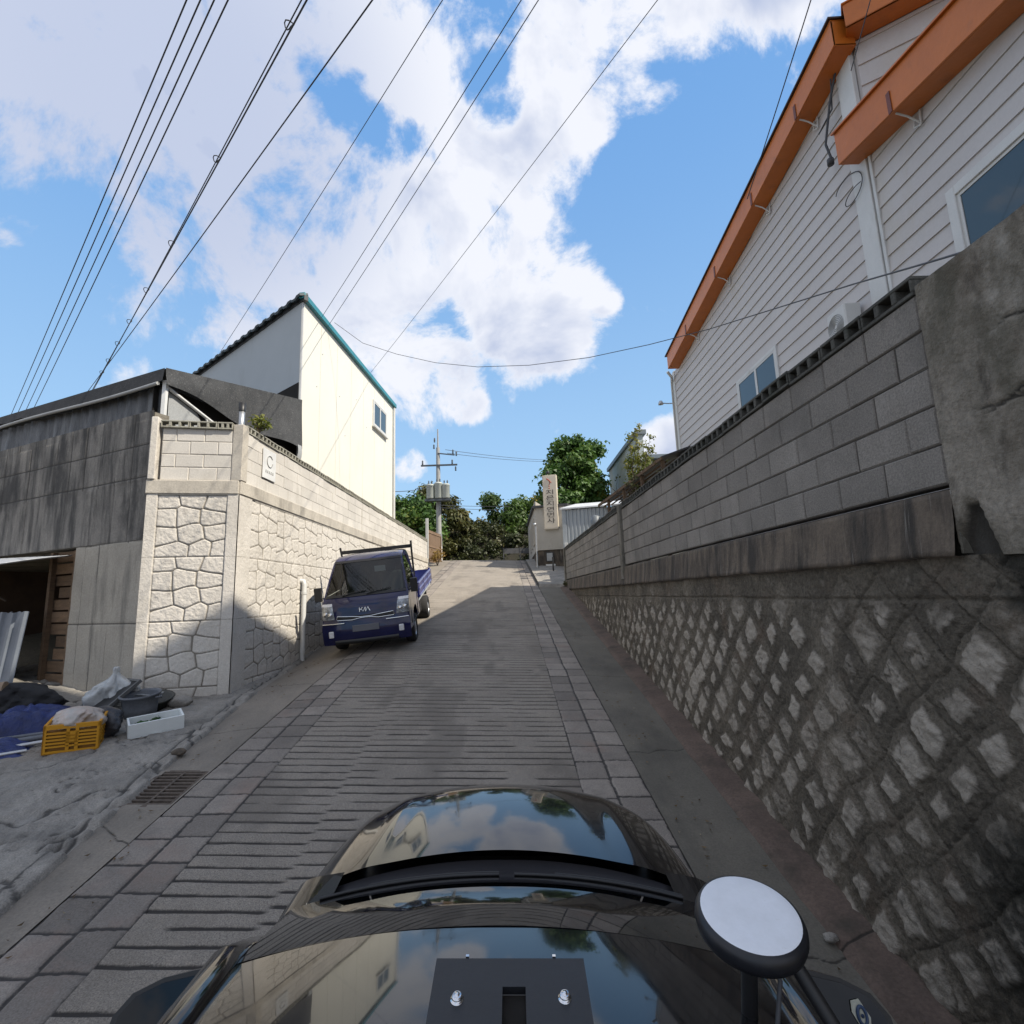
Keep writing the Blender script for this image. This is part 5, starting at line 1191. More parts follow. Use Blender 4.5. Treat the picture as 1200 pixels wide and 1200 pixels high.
tag(bn.build('wash_basin', mat('olive_basin', (.075, .08, .07), (.05, .05, .045), rough=.5)), 'shallow dark basin tipped against the foot of the panel wall', 'basin')
sl = MB(); sl.box((-.22, -.012, 0), (.22, .012, .03), 0, Tm(-4.92, 6.98, gz(-4.9, 7) + .22, .35, R(5), R(12))); sl.box((-.2, -.10, .02), (.2, .10, .03), 0, Tm(-4.92, 7.0, gz(-4.9, 7) + .2, .35, R(8), R(12)))
tag(sl.build('board_scrap', m_greyboard), 'pale scrap of board lying across the dark basin', 'board')
# black panel leaning, blue tarp, dark cushion, pipes
bp = empty('framed_board', (-5.35, 6.5, gz(-5.35, 6.5)), 'black framed panel leaning over the clutter by the wall', 'panel')
M = Tm(-5.38, 6.55, gz(-5.4, 6.55) + .02, R(62), 0, R(-38))
mb = MB(); mb.box((-.02, -.30, 0), (.0, .30, .012), 0, M); mb.box((.0, -.28, .0), (.62, .28, .014), 0, M); mb.build('sheet', m_black, bp)
mb = MB()
for y0 in (-.31, .28): mb.box((-.02, y0, -.01), (.66, y0 + .03, .03), 0, M)
for x0 in (-.02, .63): mb.box((x0, -.28, -.01), (x0 + .03, .28, .03), 0, M)
mb.build('frame', mat('worn_frame', (.12, .12, .115), rough=.6, bump=.1), bp)
def tarp(name, c, L_, W_, rz, m, label, seed, h=.22):
    n1, n2 = 60, 40; U, V = np.meshgrid(np.linspace(-1, 1, n1), np.linspace(-1, 1, n2), indexing='ij')
    e = (1 - U ** 4) * (1 - V ** 4)
    z = h * e * (.35 + .9 * fbm(U * 1.7 + seed, V * 1.7, 4, seed)) + .03 * np.abs(np.sin(9 * U + 4 * fbm(U * 2, V * 2, 2, seed) * 3 + 3 * V)) * e
    wob = 1 + .12 * (fbm(U * 2, V * 2, 2, seed + 3) - .5)
    x = c[0] + math.cos(rz) * U * L_ * wob - math.sin(rz) * V * W_; y = c[1] + math.sin(rz) * U * L_ * wob + math.cos(rz) * V * W_
    o = npgrid(name, np.stack([x, y, g(x, y) + .055 + z], -1), m); return tag(o, label, 'tarp')
tarp('blue_tarp', (-5.80, 6.22), .60, .26, R(40), m_tarp, 'rumpled dark blue tarp heaped beside the yellow crate', 211, .30)
tarp('blue_sheet', (-5.75, 5.62), .52, .20, R(24), m_tarp, 'flat blue plastic sheet under the pipes at the left edge', 215, .10)
m_cu = mat('dark_cloth', (.018, .018, .02), rough=.9, bump=.4, bscale=20)
cu = empty('dark_bundle', (-6.3, 6.6, gz(-6.3, 6.6)), 'dark bundle with a pale rolled end at the left edge before the metal sheet', 'bundle')
blob((-6.30, 6.62, gz(-6.3, 6.62) - .02), .34, m_cu, 'bundle_body', None, None, 13, (1.2, .8, .8), .8, parent=cu)
mb = MB(); c = Vector((-6.62, 6.35, gz(-6.6, 6.35) + .38)); mb.tube([c, c + Vector((.36, .14, .03))], .10, 16); mb.build('rolled_end', mat('tan_roll', (.30, .22, .15), rough=.8), cu)
for k, (x0, y0, x1, y1, r, m, lab) in enumerate(((-5.98, 5.30, -5.12, 5.98, .022, m_steel, 'bright thin pipe lying nearest the crate'), (-6.1, 5.42, -5.16, 6.12, .03, m_grey_pl, 'thick grey pipe lying in the middle of the loose pipes'), (-6.2, 5.6, -5.2, 6.28, .02, m_grey_pl, 'thin dark pipe lying nearest the tarp'), (-5.95, 5.16, -5.22, 5.72, .018, m_steel, 'short pale rod lying along the edge of the blue sheet'))):
    mb = MB(); mb.tube([(x0, y0, gz(x0, y0) + .06 + r), (x1, y1, gz(x1, y1) + r + .01)], r, 10); tag(mb.build('loose_pipe', m), lab, 'pipe', 'loose pipes on the pavement')
for k, (x, y, r, lab) in enumerate(((-4.55, 7.18, .10, 'grey rubble lump at the foot of the panel wall'), (-3.62, 5.75, .05, 'small dark stone beside the drain grate'), (1.82, 3.45, .03, 'tiny pale pebble lying on the right-hand footing'))):
    blob((x, y, float(g(x, y)) + (.03 if k else .05)), r, m_walk if k != 1 else m_band, 'stone', lab, 'stone', 40 + k, (1.3, 1, .8), .4, n=20)

# ------------------------------------------------------------------ blue light truck
p1 = Vector((-2.00, 10.62, float(g(-2.00, 10.62)) + .015)); p2 = Vector((-2.16, 13.06, float(g(-2.16, 13.06)) + .015)); p3 = Vector((-3.42, 10.56, float(g(-3.42, 10.56)) + .02))
tz = (p2 - p1).cross(p3 - p1).normalized(); ty = (p2 - p1).normalized(); tx = ty.cross(tz)
TM = Matrix(((tx.x, ty.x, tz.x, 0), (tx.y, ty.y, tz.y, 0), (tx.z, ty.z, tz.z, 0), (0, 0, 0, 1)))
KS = .93
org = p1 - ty * (.92 * KS) - tx * .84 * KS                   # middle of the bumper on the ground
TM = Matrix.Translation(org) @ TM @ Matrix.Scale(KS, 4)
tr = empty('light_truck', tuple(org), 'dark blue light truck with a drop-side bed parked against the pale panel wall', 'truck')
m_blue = paint('blue_paint', (.005, .0065, .042), .22, .8)
m_blue2 = paint('bed_blue', (.014, .020, .115), .4, .3)
m_chrome = mat('chrome', (.75, .76, .78), rough=.12, bump=0, metallic=1, fine=0)
m_tglass = seeglass('truck_glass', (.60, .66, .64))
m_lamp = mat('clear_lamp', (.42, .44, .47), (.07, .075, .085), scale=16, rough=.1, bump=.5, bscale=30, coat=1, metallic=.75)
m_amber = mat('pale_lamp_top', (.80, .80, .82), rough=.1, bump=0, coat=1)
m_seat = mat('seat_cloth', (.055, .058, .06), rough=.9, bump=.1)
m_bedf = mat('bed_floor', (.42, .45, .46), (.34, .37, .38), rough=.6, bump=.1, fine=.1)
m_rim = mat('wheel_steel', (.50, .51, .53), rough=.35, bump=0, metallic=.6)
prof = [(.10, .27), (.02, .33), (.0, .52), (.0, .70), (.03, .74), (.045, .90), (.07, 1.02), (.14, 1.12), (.24, 1.20), (.50, 1.55), (.78, 1.86), (.90, 1.92), (1.15, 1.96), (1.50, 1.96), (1.62, 1.90), (1.66, 1.70), (1.68, 1.10), (1.68, .45)]
def hw(z): return .86 - .02 * max(0, .6 - z) - .165 * max(0, (z - 1.12) / .84) ** 1.15
def cabp(u, y, z, off=0.):                       # skin of the cab: u across (-1..1)
    bow = .07 * abs(u) ** 3.2 * max(0., 1 - y / .9); crown = .03 * (1 - u * u) * (1 if z > 1.9 else 0)
    return Vector((u * (hw(z) + off), y + bow, z + crown))
us = [-1, -.985, -.95, -.85, -.6, -.3, 0, .3, .6, .85, .95, .985, 1]
mb = MB(); P = np.zeros((len(prof), len(us), 3))
for i, (y, z) in enumerate(prof):
    for j, u in enumerate(us):
        k = (abs(u) - .95) / .05
        yy, zz = y, z
        if k > 0: c = Vector((.85, 1.1)); d = Vector((y, z)) - c; d *= 1 - .018 * k * k; yy, zz = c.x + d.x, c.y + d.y
        P[i, j] = cabp(u, yy, zz)
def keep(i, j): return True
rows = len(prof)
fs = []
vs = P.reshape(-1, 3).tolist(); nc = len(us)
for i in range(rows - 1):
    for j in range(nc - 1):
        if i in (8, 9) and 2 <= j < nc - 3: continue            # windscreen opening
        fs.append((i * nc + j, i * nc + j + 1, (i + 1) * nc + j + 1, (i + 1) * nc + j))
mb.add(vs, fs, 0, True, TM)
# sides, with window openings and wheel arches
def sidepoly(sx):
    def Q(y, z, off=0): return Vector((sx * (hw(z) + off) , y, z))
    lower = [(.16, .42), (.09, .52), (.09, .70), (.115, .9), (.14, 1.02), (.21, 1.12), (.31, 1.205), (1.66, 1.205), (1.67, .47), (1.28, .47), (1.24, .62), (1.12, .74), (.92, .78), (.72, .74), (.60, .62), (.56, .42)]
    A = [(.31, 1.21), (.55, 1.55), (.80, 1.85), (.87, 1.85), (.62, 1.55), (.40, 1.21)]
    top = [(.80, 1.855), (.91, 1.91), (1.16, 1.955), (1.49, 1.955), (1.61, 1.895), (1.64, 1.855)]
    Bp = [(1.40, 1.21), (1.42, 1.85), (1.64, 1.85), (1.66, 1.21)]
    for poly in (lower, A, top, Bp):
        q = [Q(y, z) for y, z in poly]; qi = [Q(y, z, -.03) for y, z in poly]; n = len(q)
        f = tuple(range(n)); 
        mb.add(q + qi, [f if sx > 0 else f[::-1]] + [(i, i + n, (i + 1) % n + n, (i + 1) % n) for i in range(n)], 0, False, TM)
for sx in (-1, 1): sidepoly(sx)
mb.box((-.80, .3, .42), (.80, 1.6, .5), 1, TM)
mb.build('cab', [m_blue, m_black], tr, weld=False)
# interior
mb = MB(); mb.box((-.72, .36, .95), (.72, .62, 1.17), 0, TM); mb.tube([TM @ Vector((-.38, .70, 1.12)) + (TM.to_3x3() @ Vector((.18 * math.cos(t), .05 * math.sin(t), .16 * math.sin(t)))) for t in np.linspace(0, 6.283, 20)], .014, 6)
mb.build('dashboard', m_black, tr)
for x in (-.40, .34):
    mb = MB(); mb.box((x - .25, .85, .75), (x + .25, 1.35, .95), 0, TM); mb.box((x - .24, 1.28, .95), (x + .24, 1.44, 1.52), 0, TM); mb.box((x - .13, 1.32, 1.54), (x + .13, 1.42, 1.74), 0, TM); mb.build('seat', m_seat, tr, bevel=.04, seg=3)
mb = MB(); mb.box((-.70, 1.60, .6), (.70, 1.62, 1.84), 0, TM); mb.build('rear_panel', m_seat, tr)
def band(y0, y1, z0, z1, u0, u1, n=14, off=.006):
    A = np.zeros((6, n, 3))
    for i in range(6):
        t = i / 5; y = y0 + (y1 - y0) * t; z = z0 + (z1 - z0) * t
        for j in range(n): u = u0 + (u1 - u0) * j / (n - 1); p = cabp(u, y, z); A[i, j] = (p.x, p.y - off, p.z + off * .6)
    return A
mb = MB(); mb.grid(band(.225, .80, 1.19, 1.875, -.955, .955), 0, True, TM); ws = mb.build('windscreen', m_tglass, tr)
mb = MB(); mb.grid(band(.222, .262, 1.186, 1.232, -.96, .96, off=.010), 0, True, TM); mb.grid(band(.76, .80, 1.832, 1.878, -.96, .96, off=.010), 0, True, TM); mb.build('windscreen_seal', m_black, ws)
mb = MB(); mb.box((.13, .70, 1.60), (.36, .705, 1.72), 0, TM); mb.build('paper_note', m_greyboard, tr)
for x0, x1 in ((-.55, -.02), (.02, .60)):
    mb = MB(); mb.tube([TM @ (cabp(x0, .25, 1.20) + Vector((0, -.03, .015))), TM @ (cabp((x0 + x1) / 2, .28, 1.245) + Vector((0, -.035, .02))), TM @ (cabp(x1, .30, 1.27) + Vector((0, -.035, .02)))], .010, 6); mb.build('wiper', m_black, tr)
for sx in (-1, 1):
    dr_ = MB(); q = [(.36, .50), (.36, 1.20), (1.40, 1.20), (1.40, .50)]
    for (a, b), (c, d) in zip(q, q[1:] + q[:1]):
        dr_.tube([TM @ Vector((sx * (hw(b) + .002), a, b)), TM @ Vector((sx * (hw(d) + .002), c, d))], .006, 4)
    door = dr_.build('door', m_black, tr)
    mb = MB(); mb.box((sx * (hw(1.05) + .0), 1.20, 1.02), (sx * (hw(1.05) + .025), 1.34, 1.06), 0, TM); mb.build('handle', m_black, door, bevel=.006)
    mb = MB(); poly = [(.42, 1.215), (.63, 1.54), (.86, 1.84), (1.41, 1.84), (1.40, 1.215)]; mb.prism([Vector((sx * (hw(z) - .012), y, z)) for y, z in poly], (sx * .006, 0, 0), 0, TM); mb.build('side_window', m_tglass, door)
    mb = MB(); P_ = TM @ Vector((sx * .93, .34, 1.22)); mb.tube([TM @ Vector((sx * .80, .38, 1.18)), TM @ Vector((sx * .90, .34, 1.20)), TM @ Vector((sx * .95, .34, 1.24))], .016, 6, 0)
    mb.box((sx * .90, .30, 1.14), (sx * 1.04, .38, 1.42), 0, TM); o = mb.build('side_mirror', m_black, tr, bevel=.025, seg=3)
    mb = MB(); mb.box((sx * .915, .382, 1.165), (sx * 1.025, .386, 1.395), 0, TM); mb.build('mirror_glass', m_chrome, o)
    # headlight: tall wrap-round lamp, pale indicator on top
    def lampq(u0, u1, z0, z1, off, m, name, par, taper=.0):
        A = np.zeros((7, 7, 3))
        for i in range(7):
            t = i / 6; z = z0 + (z1 - z0) * t
            y = np.interp(z, [.70, .74, .90, 1.02, 1.12], [0, .03, .045, .07, .14])
            for j in range(7):
                u = (u0 + taper * t) + (u1 - u0 - taper * t) * j / 6
                p = cabp(sx * u, y, z); A[i, j] = (p.x * 1.004, p.y - off * math.sin(math.pi * (j + .6) / 7.2) ** .5, p.z)
        b = MB(); b.grid(A, 0, True, TM); return b.build(name, m, par)
    hl = lampq(.70, .995, .79, 1.08, .022, m_lamp, 'headlight', tr, .05)
    lampq(.76, .995, 1.05, 1.10, .026, m_amber, 'indicator', hl)
    mb = MB(); 
    for uu, zz in ((.80, .88), (.91, .90)): p = cabp(sx * uu, .045, zz); mb.lathe([(0, 0), (.045, .0), (.05, .018), (.0, .03)], 14, 0, TM @ Matrix.Translation((p.x, p.y - .004, p.z)) @ Matrix.Rotation(R(90), 4, 'X'))
    mb.build('bulb', m_chrome, hl)
    mb = MB(); p = cabp(sx * .80, .0, .52); mb.box((p.x - .05, p.y - .05, .44), (p.x + .05, p.y + .02, .57), 0, TM); mb.build('fog_light', m_amber, tr, bevel=.015, seg=2)
mb = MB(); zc = .745
def bumper(z0, z1, off, m, name, u=1.0):
    A = np.zeros((5, 21, 3))
    for i in range(5):
        t = i / 4; z = z0 + (z1 - z0) * t
        for j in range(21): p = cabp(-u + 2 * u * j / 20, .0, z); A[i, j] = (p.x * (1.012), p.y - off * math.sin(math.pi * (.12 + .76 * t)) + .02, z)
    b = MB(); b.grid(A, 0, True, TM); return b.build(name, m, tr)
bumper(.29, .70, .055, m_blue, 'bumper')
bumper(.29, .40, .064, m_black, 'lower_grille', .72)
for sx in (-1, 1):
    mb = MB(); mb.tube([TM @ (cabp(sx * u, .0, .70) + Vector((sx * .012, -.034, .012))) for u in np.linspace(.46, .97, 8)], .012, 6); mb.build('bumper_trim', m_chrome, tr)
# chrome grille outline, dipping in the middle
mb = MB()
def gq(u, z): p = cabp(u, float(np.interp(z, [.7, .74, .9, 1.02], [0, .03, .045, .07])), z); return TM @ Vector((p.x, p.y - .012, p.z))
top_ = [(-.64, .845), (-.3, .82), (-.12, .80), (0, .80), (.12, .80), (.3, .82), (.64, .845)]; bot_ = [(.66, .79), (.64, .765), (.3, .755), (.12, .78), (0, .785), (-.12, .78), (-.3, .755), (-.64, .765), (-.66, .79)]
mb.tube([gq(*q) for q in top_ + bot_ + top_[:1]], .010, 6); mb.build('grille_trim', m_chrome, tr)
mb = MB(); A = np.zeros((3, 15, 3))
for i, z in enumerate((.768, .80, .835)):
    for j in range(15): p = gq(-.64 + 1.28 * j / 14, z); A[i, j] = (p - TM.to_3x3() @ Vector((0, -.004, 0)))[:]
mb.grid(A); mb.build('grille', m_black, tr)
# emblem: three joined letters of plain strokes
mb = MB()
def stroke(pts, r=.0105): mb.tube([gq(-.12 + x * .24, .90 + z * .08) + TM.to_3x3() @ Vector((0, -.006, 0)) for x, z in pts], r, 6)
stroke([(.0, 0), (.0, 1)]); stroke([(.0, .30), (.30, 1)]); stroke([(.12, .55), (.34, 0), (.56, 1)]); stroke([(.56, 0), (.56, 1)]); stroke([(.56, 0), (.60, 0), (.80, 1), (1.0, 0)]); 
mb.build('emblem', m_chrome, tr)
mb = MB(); mb.box((-.26, -.045, .53), (.26, -.035, .655), 0, TM); mb.build('number_plate', mat('blank_plate', (.16, .165, .19), rough=.6, bump=0, fine=.02), tr, bevel=.006)
# chassis, wheels, bed
mb = MB()
for x in (-.42, .34): mb.box((x, .9, .46), (x + .08, 4.6, .60), 0, TM)
mb.box((-.78, 1.9, .35), (-.5, 2.7, .6), 0, TM); mb.box((.5, 1.9, .35), (.78, 2.6, .6), 0, TM); mb.box((-.7, 4.62, .42), (.7, 4.68, .55), 0, TM); mb.build('chassis', m_black, tr)
def wheel(x, y, r, w, sx):
    t = MB(); M = TM @ Matrix.Translation((x, y, r)) @ Matrix.Rotation(R(90) * sx, 4, 'Y')
    t.lathe([(r * .62, -w / 2), (r * .93, -w / 2), (r, -w / 2 + .03), (r, w / 2 - .03), (r * .93, w / 2), (r * .62, w / 2), (r * .62, -w / 2)], 32, 0, M); wh = t.build('wheel', m_rubber, tr)
    t = MB(); t.lathe([(r * .63, w / 2 - .005), (r * .60, w / 2 - .03), (r * .42, w / 2 - .05), (r * .34, w / 2 - .01), (r * .18, w / 2), (0, w / 2 + .01)], 28, 0, M); t.lathe([(r * .6, -w / 2 + .02), (0, -w / 2 + .02)], 20, 0, M)
    for k in range(8): a = k * 6.283 / 8; t.lathe([(.02, w / 2 - .035), (.018, w / 2 - .03), (0, w / 2 - .03)], 8, 1, M @ Matrix.Translation((r * .46 * math.cos(a), r * .46 * math.sin(a), .0)))
    t.build('rim', [m_rim, m_black], wh)
for sx in (-1, 1):
    wheel(sx * .74, .92, .30, .20, sx); wheel(sx * .72, 3.36, .29, .30, sx)
mb = MB(); mb.box((-.84, 1.78, .70), (.84, 4.72, .78), 0, TM); mb.build('bed_floor', m_bedf, tr)
for sx in (-1, 1):
    mb = MB(); x = sx * .85
    mb.box((x - .02, 1.78, .78), (x + .02, 4.72, 1.13), 0, TM)
    for z in (.80, .96, 1.10): mb.box((x + sx * .02, 1.80, z), (x + sx * .032, 4.70, z + .035), 1, TM)
    for y in (1.79, 2.75, 3.72, 4.68): mb.box((x + sx * .033, y, .79), (x + sx * .04, y + .03, 1.12), 0, TM)
    mb.build('side_board', [m_blue2, mat('pale_blue_rib', (.20, .23, .42), rough=.45, bump=0)], tr)
mb = MB(); mb.box((-.83, 4.70, .78), (.83, 4.74, 1.13), 0, TM); mb.box((-.86, 4.69, .7), (-.81, 4.75, 1.17), 0, TM); mb.box((.81, 4.69, .7), (.86, 4.75, 1.17), 0, TM); mb.build('tailgate', m_blue2, tr)
mb = MB()
for x in (-.80, .80): mb.tube([TM @ Vector((x, 1.75, .7)), TM @ Vector((x, 1.75, 1.95)), TM @ Vector((x * 1.01, 1.72, 2.13))], .022, 8)
mb.box((-.80, 1.74, 1.97), (.80, 1.77, 2.05), 0, TM); mb.box((-.80, 1.74, .78), (.80, 1.765, 1.2), 0, TM)
for z in (1.45, 1.7): mb.tube([TM @ Vector((-.8, 1.75, z)), TM @ Vector((.8, 1.75, z))], .014, 6)
mb.build('cab_guard', m_black, tr)

# ------------------------------------------------------------------ the black car under the camera
CM = CAR.to_4x4()
car = empty('black_car', tuple(CAR @ Vector((0, 1, -2.6))), 'glossy black car seen from above its roof, in the foreground', 'car')
m_bpaint = paint('black_paint', (.006, .006, .007), .12, 1.0)
m_wsg = glass('tinted_windscreen', (.004, .005, .006), .0)
cx = -.03
m_mirr = mat('mirror_silver', (.03, .032, .035), rough=.02, bump=0, metallic=1, fine=0)
def cgrid(f, nu, nv, m, name, parent, flip=False, thick=0):
    A = np.zeros((nv, nu, 3))
    for i in range(nv):
        for j in range(nu): A[i, j] = f(-1 + 2 * j / (nu - 1), i / (nv - 1))
    mb = MB(); mb.grid(A, 0, True, CM, flip); o = mb.build(name, m, parent)
    if thick: md = o.modifiers.new('s', 'SOLIDIFY'); md.thickness = thick; md.offset = -1
    return o
def hood(u, v):
    a = abs(u); w = .815 - .03 * v - .035 * v ** 6
    yf = 3.06 - .20 * a ** 3.2; yr = 2.16 - .11 * a ** 2.2
    y = yr + (yf - yr) * v
    z = -1.425 - .090 * v - .065 * v * v - .055 * v ** 9 - .082 * a ** 1.8 - .050 * a ** 14
    z += .013 * math.exp(-((a - .70) / .085) ** 2) * math.sin(math.pi * min(1, .12 + v * .85))
    return (cx + u * w, y, z)
cgrid(hood, 91, 41, m_bpaint, 'hood', car)
def nose(u, v):
    a = abs(u); p = hood(u, 1.0); t = v
    return (p[0] * (1 + .06 * math.sin(t * 2)), p[1] + .12 * math.sin(t * 2.0) * (1 - .3 * a ** 4), p[2] - .75 * t ** 1.25 - .0)
cgrid(nose, 41, 12, m_bpaint, 'front_bumper', car)
for s in (-1, 1):
    def fender(u, v, s=s):
        t = (u + 1) / 2; e = hood(s, v)
        return (e[0] + s * (.004 + .055 * math.sin(t * 1.9) * (1 - .5 * v ** 4)), e[1] - .0, e[2] - .003 - .62 * t ** 1.6)
    cgrid(fender, 14, 24, m_bpaint, 'fender', car, flip=s < 0)
    def bside(u, v, s=s):
        y = -1.8 + 3.78 * v; t = (u + 1) / 2
        return (cx + s * (.845 + .03 * math.sin(t * 3.0)), y, -1.53 - .75 * t)
    cgrid(bside, 10, 24, m_bpaint, 'body_side', car, flip=s > 0)
    def shoulder(u, v, s=s):
        t = (u + 1) / 2; y = 1.45 + .66 * v
        return (cx + s * (.66 + .20 * math.sin(t * 1.5)), y - .02 * t, -1.462 - .035 * t - .10 * t ** 5 - .022 * v * v - .25 * max(0, t - .8))
    cgrid(shoulder, 12, 14, m_bpaint, 'fender', car, flip=s < 0)
    # side glass and pillar
    def sglass(u, v, s=s):
        t = (u + 1) / 2; y0 = 1.72 - 3.2 * v; y1 = .98 - 2.2 * v
        return (cx + s * (.845 - .315 * t), y0 + (y1 - y0) * t, -1.50 + .62 * t)
    cgrid(sglass, 8, 12, m_wsg, 'side_window', car, flip=s > 0)
    mb = MB(); mb.tube([CM @ Vector((cx + s * .815, 1.78, -1.475)), CM @ Vector((cx + s * .68, 1.38, -1.18)), CM @ Vector((cx + s * .545, 1.02, -.905)), CM @ Vector((cx + s * .52, .75, -.835)), CM @ Vector((cx + s * .52, -1.2, -.80))], [.006, .026, .032, .03, .028], 10); mb.build('roof_pillar', m_bpaint, car)
    mb = MB(); mb.tube([CM @ Vector((cx + s * .685, 1.16, -1.12)), CM @ Vector((cx + s * .585, .94, -.92)), CM @ Vector((cx + s * .575, .60, -.86))], [.012, .017, .016], 8); mb.build('window_trim', m_chrome, car)
    # door mirror
    th = R(32); c0 = Vector((cx + s * .965, 1.47, -1.435)); MM = CM @ Matrix.Translation(c0) @ Matrix(((s, 0, 0, 0), (0, math.cos(th), math.sin(th), 0), (0, -math.sin(th), math.cos(th), 0), (0, 0, 0, 1)))
    ol = [(-.145, -.10), (-.155, .03), (-.135, .088), (-.09, .098), (.03, .075), (.11, .04), (.15, -.01), (.155, -.06), (.13, -.115), (.0, -.125)]
    mb = MB(); n_ = len(ol)
    for k, (sc, dy) in enumerate(((.93, .0), (1., .012), (1.0, .05), (.82, .095), (.4, .115))):
        pass
    vs = []; fs = []; lv = ((.93, .0), (1., .014), (1.0, .05), (.82, .095), (.4, .115))
    for sc, dy in lv: vs += [(a * sc, dy, b * sc) for a, b in ol]
    for q in range(len(lv) - 1): fs += [(q * n_ + k, q * n_ + (k + 1) % n_, (q + 1) * n_ + (k + 1) % n_, (q + 1) * n_ + k) for k in range(n_)]
    fs.append(tuple(range((len(lv) - 1) * n_, len(lv) * n_))); mb.add(vs, fs, 0, True, MM); mr_ = mb.build('door_mirror', m_bpaint, car, subd=1)
    mb = MB(); mb.tube([CM @ Vector((cx + s * .83, 1.55, -1.52)), CM @ Vector((cx + s * .93, 1.52, -1.48))], [.04, .04], 10); mb.build('arm', m_black, mr_)
    mb = MB(); mb.prism([(a * .86, -.006, b * .84) for a, b in ol], (0, .004, 0), 0, MM); mb.build('mirror_glass', m_mirr, mr_)
    mb = MB(); mb.prism([(a * .985, -.001 , b * .985) for a, b in ol], (0, .004, 0), 0, MM); mb.build('surround', m_black, mr_)
    if s > 0:      # the sticker and reversed letters seen in the right-hand mirror
        mb = MB(); c = Vector((.062, -.010, -.010)); mb.prism([c + Vector((a, 0, b)) for a, b in ((-.022, .036), (.002, .040), (.024, .0), (.012, -.040), (-.008, -.026), (-.026, .012))], (0, .0015, 0), 0, MM); mb.build('sticker', mat('pale_sticker', (.42, .43, .36), rough=.5, bump=0), mr_)
        mb = MB(); mb.tube([MM @ (c + Vector((.0 + .012 * math.cos(t), -.002, .004 + .020 * math.sin(t)))) for t in np.linspace(0, 6.283, 20)], .0045, 5); mb.lathe([(0, 0), (.005, .002), (0, .003)], 8, 0, MM @ Matrix.Translation(c + Vector((0, -.002, .004))) @ Matrix.Rotation(R(90), 4, 'X')); mb.build('sticker_emblem', mat('navy_ink', (.03, .06, .13), rough=.5, bump=0), mr_)
        text('kai', .070, MM @ face_M((.005, -.0085, -.062), (-1, 0, 0), (.3, 0, 1)), m_greyboard, 'lettering', mr_, ext=.0008)
def wind(u, t):
    a = abs(u); return (cx + u * (.80 - .275 * t), 2.035 - .97 * t - (.11 - .07 * t) * a ** 2.2, -1.447 + .587 * t - .045 * a ** 2 + .022 * math.sin(math.pi * t) * (1 - a * a))
cgrid(wind, 41, 24, m_wsg, 'windscreen', car)
def roof(u, v):
    a = abs(u); y = 1.065 - 2.6 * v; d = 2.6 * v
    return (cx + u * (.52 + .04 * min(1, d)), y - .035 * a ** 2.2 * max(0, 1 - v * 3), -.862 + .29 * d - .135 * d * d if d < .9 else 0, 0)[:2] + ((-.862 + .29 * d - .16 * d * d if d < .9 else -.862 + .29 * .9 - .16 * .81) - .045 * a ** 2.2,)
cgrid(roof, 41, 60, m_bpaint, 'roof', car)
def cowl(u, v):
    a = abs(u); return (cx + u * .755, 2.165 - .115 * a ** 2.2 - .13 * v, -1.470 - .06 * a ** 2.2 + .020 * v - .012 * math.sin(math.pi * v))
cgrid(cowl, 41, 5, mat('cowl_plastic', (.035, .034, .038), rough=.35, bump=.05, fine=.1), 'cowl_panel', car)
for x0, x1, dy in ((-.70, -.02, .0), (.04, .68, .01)):
    mb = MB(); pts = []
    for t in np.linspace(0, 1, 9):
        u = (x0 + (x1 - x0) * t) / .80; p = wind(u, .015 + .03 * t); pts.append(CM @ Vector((p[0], p[1] - .004, p[2] + .010)))
    mb.tube(pts, .007, 6); mb.tube([q - CM.to_3x3() @ Vector((0, -.014, .001)) for q in pts[2:]], .005, 6); mb.build('wiper', m_black, car)
mb = MB(); mb.box((-.88, -1.8, -2.42), (.84, 2.9, -1.95), 0, CM); mb.build('underbody', m_black, car)
for s in (-1, 1):
    for y in (2.35, -.9):
        M = CM @ Matrix.Translation((cx + s * .80, y, -2.6 + .33)) @ Matrix.Rotation(R(90) * s, 4, 'Y'); mb = MB(); mb.lathe([(.2, -.1), (.31, -.1), (.33, -.07), (.33, .07), (.31, .1), (.2, .1), (.2, -.1)], 28, 0, M); w_ = mb.build('wheel', m_rubber, car)
        mb = MB(); mb.lathe([(.21, .09), (.19, .06), (.08, .07), (0, .08)], 24, 0, M); mb.build('rim', m_rim, w_)

# plate that carries the camera, and the antenna beside it
cmn = empty('camera_mount', tuple(CAR @ Vector((-.005, .8, -.8))), 'flat black metal mounting plate with two bolts and a slot on the car roof', 'mounting plate')
m_plate = mat('black_plate', (.016, .018, .022), (.012, .013, .016), scale=9, rough=.48, bump=.1, bscale=120, fine=.1)
zp = -.70
mb = MB(); x0, x1, y1, y0 = -.118, .112, .803, .35; sx0, sx1, sy1, sy0 = -.014, .020, .755, .690
for a, b, c, d in ((x0, sx0, y0, y1), (sx1, x1, y0, y1), (sx0, sx1, sy1, y1), (sx0, sx1, y0, sy0)): mb.box((a, c, zp - .012), (b, d, zp), 0, CM)
mb.box((sx0, sy0, zp - .014), (sx1, sy1, zp - .0125), 1, CM); mb.build('plate', [m_plate, m_void], cmn)
mb = MB(); mb.box((sx0 - .002, .60, zp + .001), (sx1 + .002, .688, zp + .012), 0, CM); mb.build('slot_tongue', m_plate, cmn, bevel=.003)
for x, y in ((-.079, .735), (.076, .737)):
    mb = MB(); M = CM @ Matrix.Translation((x, y, zp)); mb.lathe([(0, .009), (.0035, .009), (.004, .006), (.006, .0075), (.0075, .004), (.008, .001), (.0095, .001), (.0095, -.001)], 18, 0, M); mb.build('bolt', m_chrome, cmn)
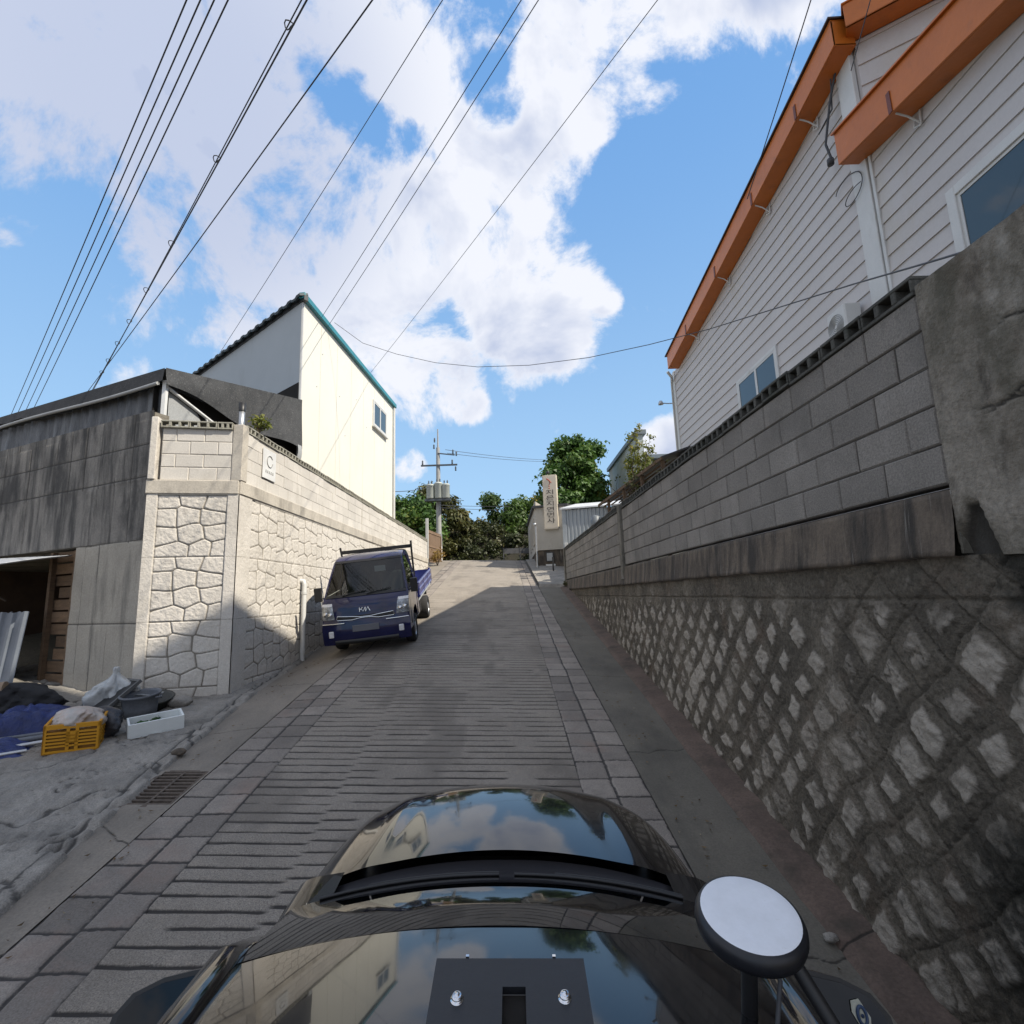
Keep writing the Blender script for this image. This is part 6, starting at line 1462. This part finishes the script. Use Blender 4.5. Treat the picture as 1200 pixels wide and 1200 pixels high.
for x, y in ((-.07, .806), (.066, .806)):
    mb = MB(); mb.box((x - .0025, y - .002, zp - .006), (x + .0025, y + .002, zp + .002), 0, CM); mb.build('edge_clip', m_chrome, cmn)
mb = MB()
for x in (-.10, .08): mb.box((x, .45, -.82), (x + .02, .49, zp - .013), 0, CM)
mb.build('leg', m_black, cmn)
ga = empty('antenna', tuple(CAR @ Vector((.40, .85, -.7))), 'round white disc antenna with a black rim on a stalk above the right mirror', 'antenna')
MA = CM @ Matrix.Translation((.400, .862, -.690)) @ Matrix.Rotation(R(4), 4, 'X') @ Matrix.Rotation(R(-2), 4, 'Y')
mb = MB(); mb.lathe([(0, .0185), (.05, .0184), (.074, .0178), (.078, .0165)], 56, 0, MA); mb.build('disc', mat('antenna_white', (.74, .76, .80), (.68, .70, .73), scale=25, rough=.5, bump=.03, fine=.04, stains=[((.50, .49, .46), 60, .62, .75, (1, 1, 1), .5)]), ga)
mb = MB(); mb.lathe([(.0780, .0165), (.082, .0150), (.0865, .006), (.0875, -.004), (.085, -.014), (.075, -.022), (0, -.024)], 56, 0, MA); mb.build('rim', mat('rim_black', (.012, .013, .017), rough=.4, bump=0), ga)
mb = MB(); mb.tube([CM @ Vector((.398, .86, -.71)), CM @ Vector((.398, .855, -.90))], .013, 14); mb.tube([CM @ Vector((.445, .87, -.71)), CM @ Vector((.50, .80, -.80)), CM @ Vector((.52, .74, -.92))], .012, 12); mb.build('stalk', m_black, ga)
mb = MB(); mb.tube([CM @ Vector((.415, .85, -.72)), CM @ Vector((.435, .83, -.76)), CM @ Vector((.415, .80, -.80)), CM @ Vector((.42, .74, -.86))], .004, 6); mb.build('cord', m_cable, ga)

# dry leaves and bits of litter blown against the kerbs
rg = np.random.default_rng(91); V = []; F = []; rv = []
for k in range(260):
    if k % 3: y = rg.uniform(2.5, 16); x = float(xQ(y)) + .05 + abs(rg.normal()) * .28; x = min(x, float(xW_(y)) - .06)
    else: y = rg.uniform(3, 10); x = float(xK(y)) + .10 + abs(rg.normal()) * .25
    if in_grate(np.array(x), np.array(y)): continue
    z = float(g(x, y)) + (.024 if x < float(xW_(y)) - .28 else .075); a = rg.random() * 6.28; L_ = rg.uniform(.010, .026)
    p = [(x + L_ * math.cos(a), y + L_ * math.sin(a), z + .008), (x - L_ * .45 * math.sin(a), y + L_ * .45 * math.cos(a), z), (x - L_ * math.cos(a), y - L_ * math.sin(a), z + .010), (x + L_ * .45 * math.sin(a), y - L_ * .45 * math.cos(a), z + .002)]
    F.append(tuple(range(len(V), len(V) + 4))); V += p; rv += [rg.random()] * 4
mb = MB(); mb.add(V, F); tag(mb.build('fallen_leaves', leafmat('fallen_leaf', (.07, .045, .022), (.19, .12, .05), (.30, .26, .18)), attr={'rnd': rv}), kind='stuff')
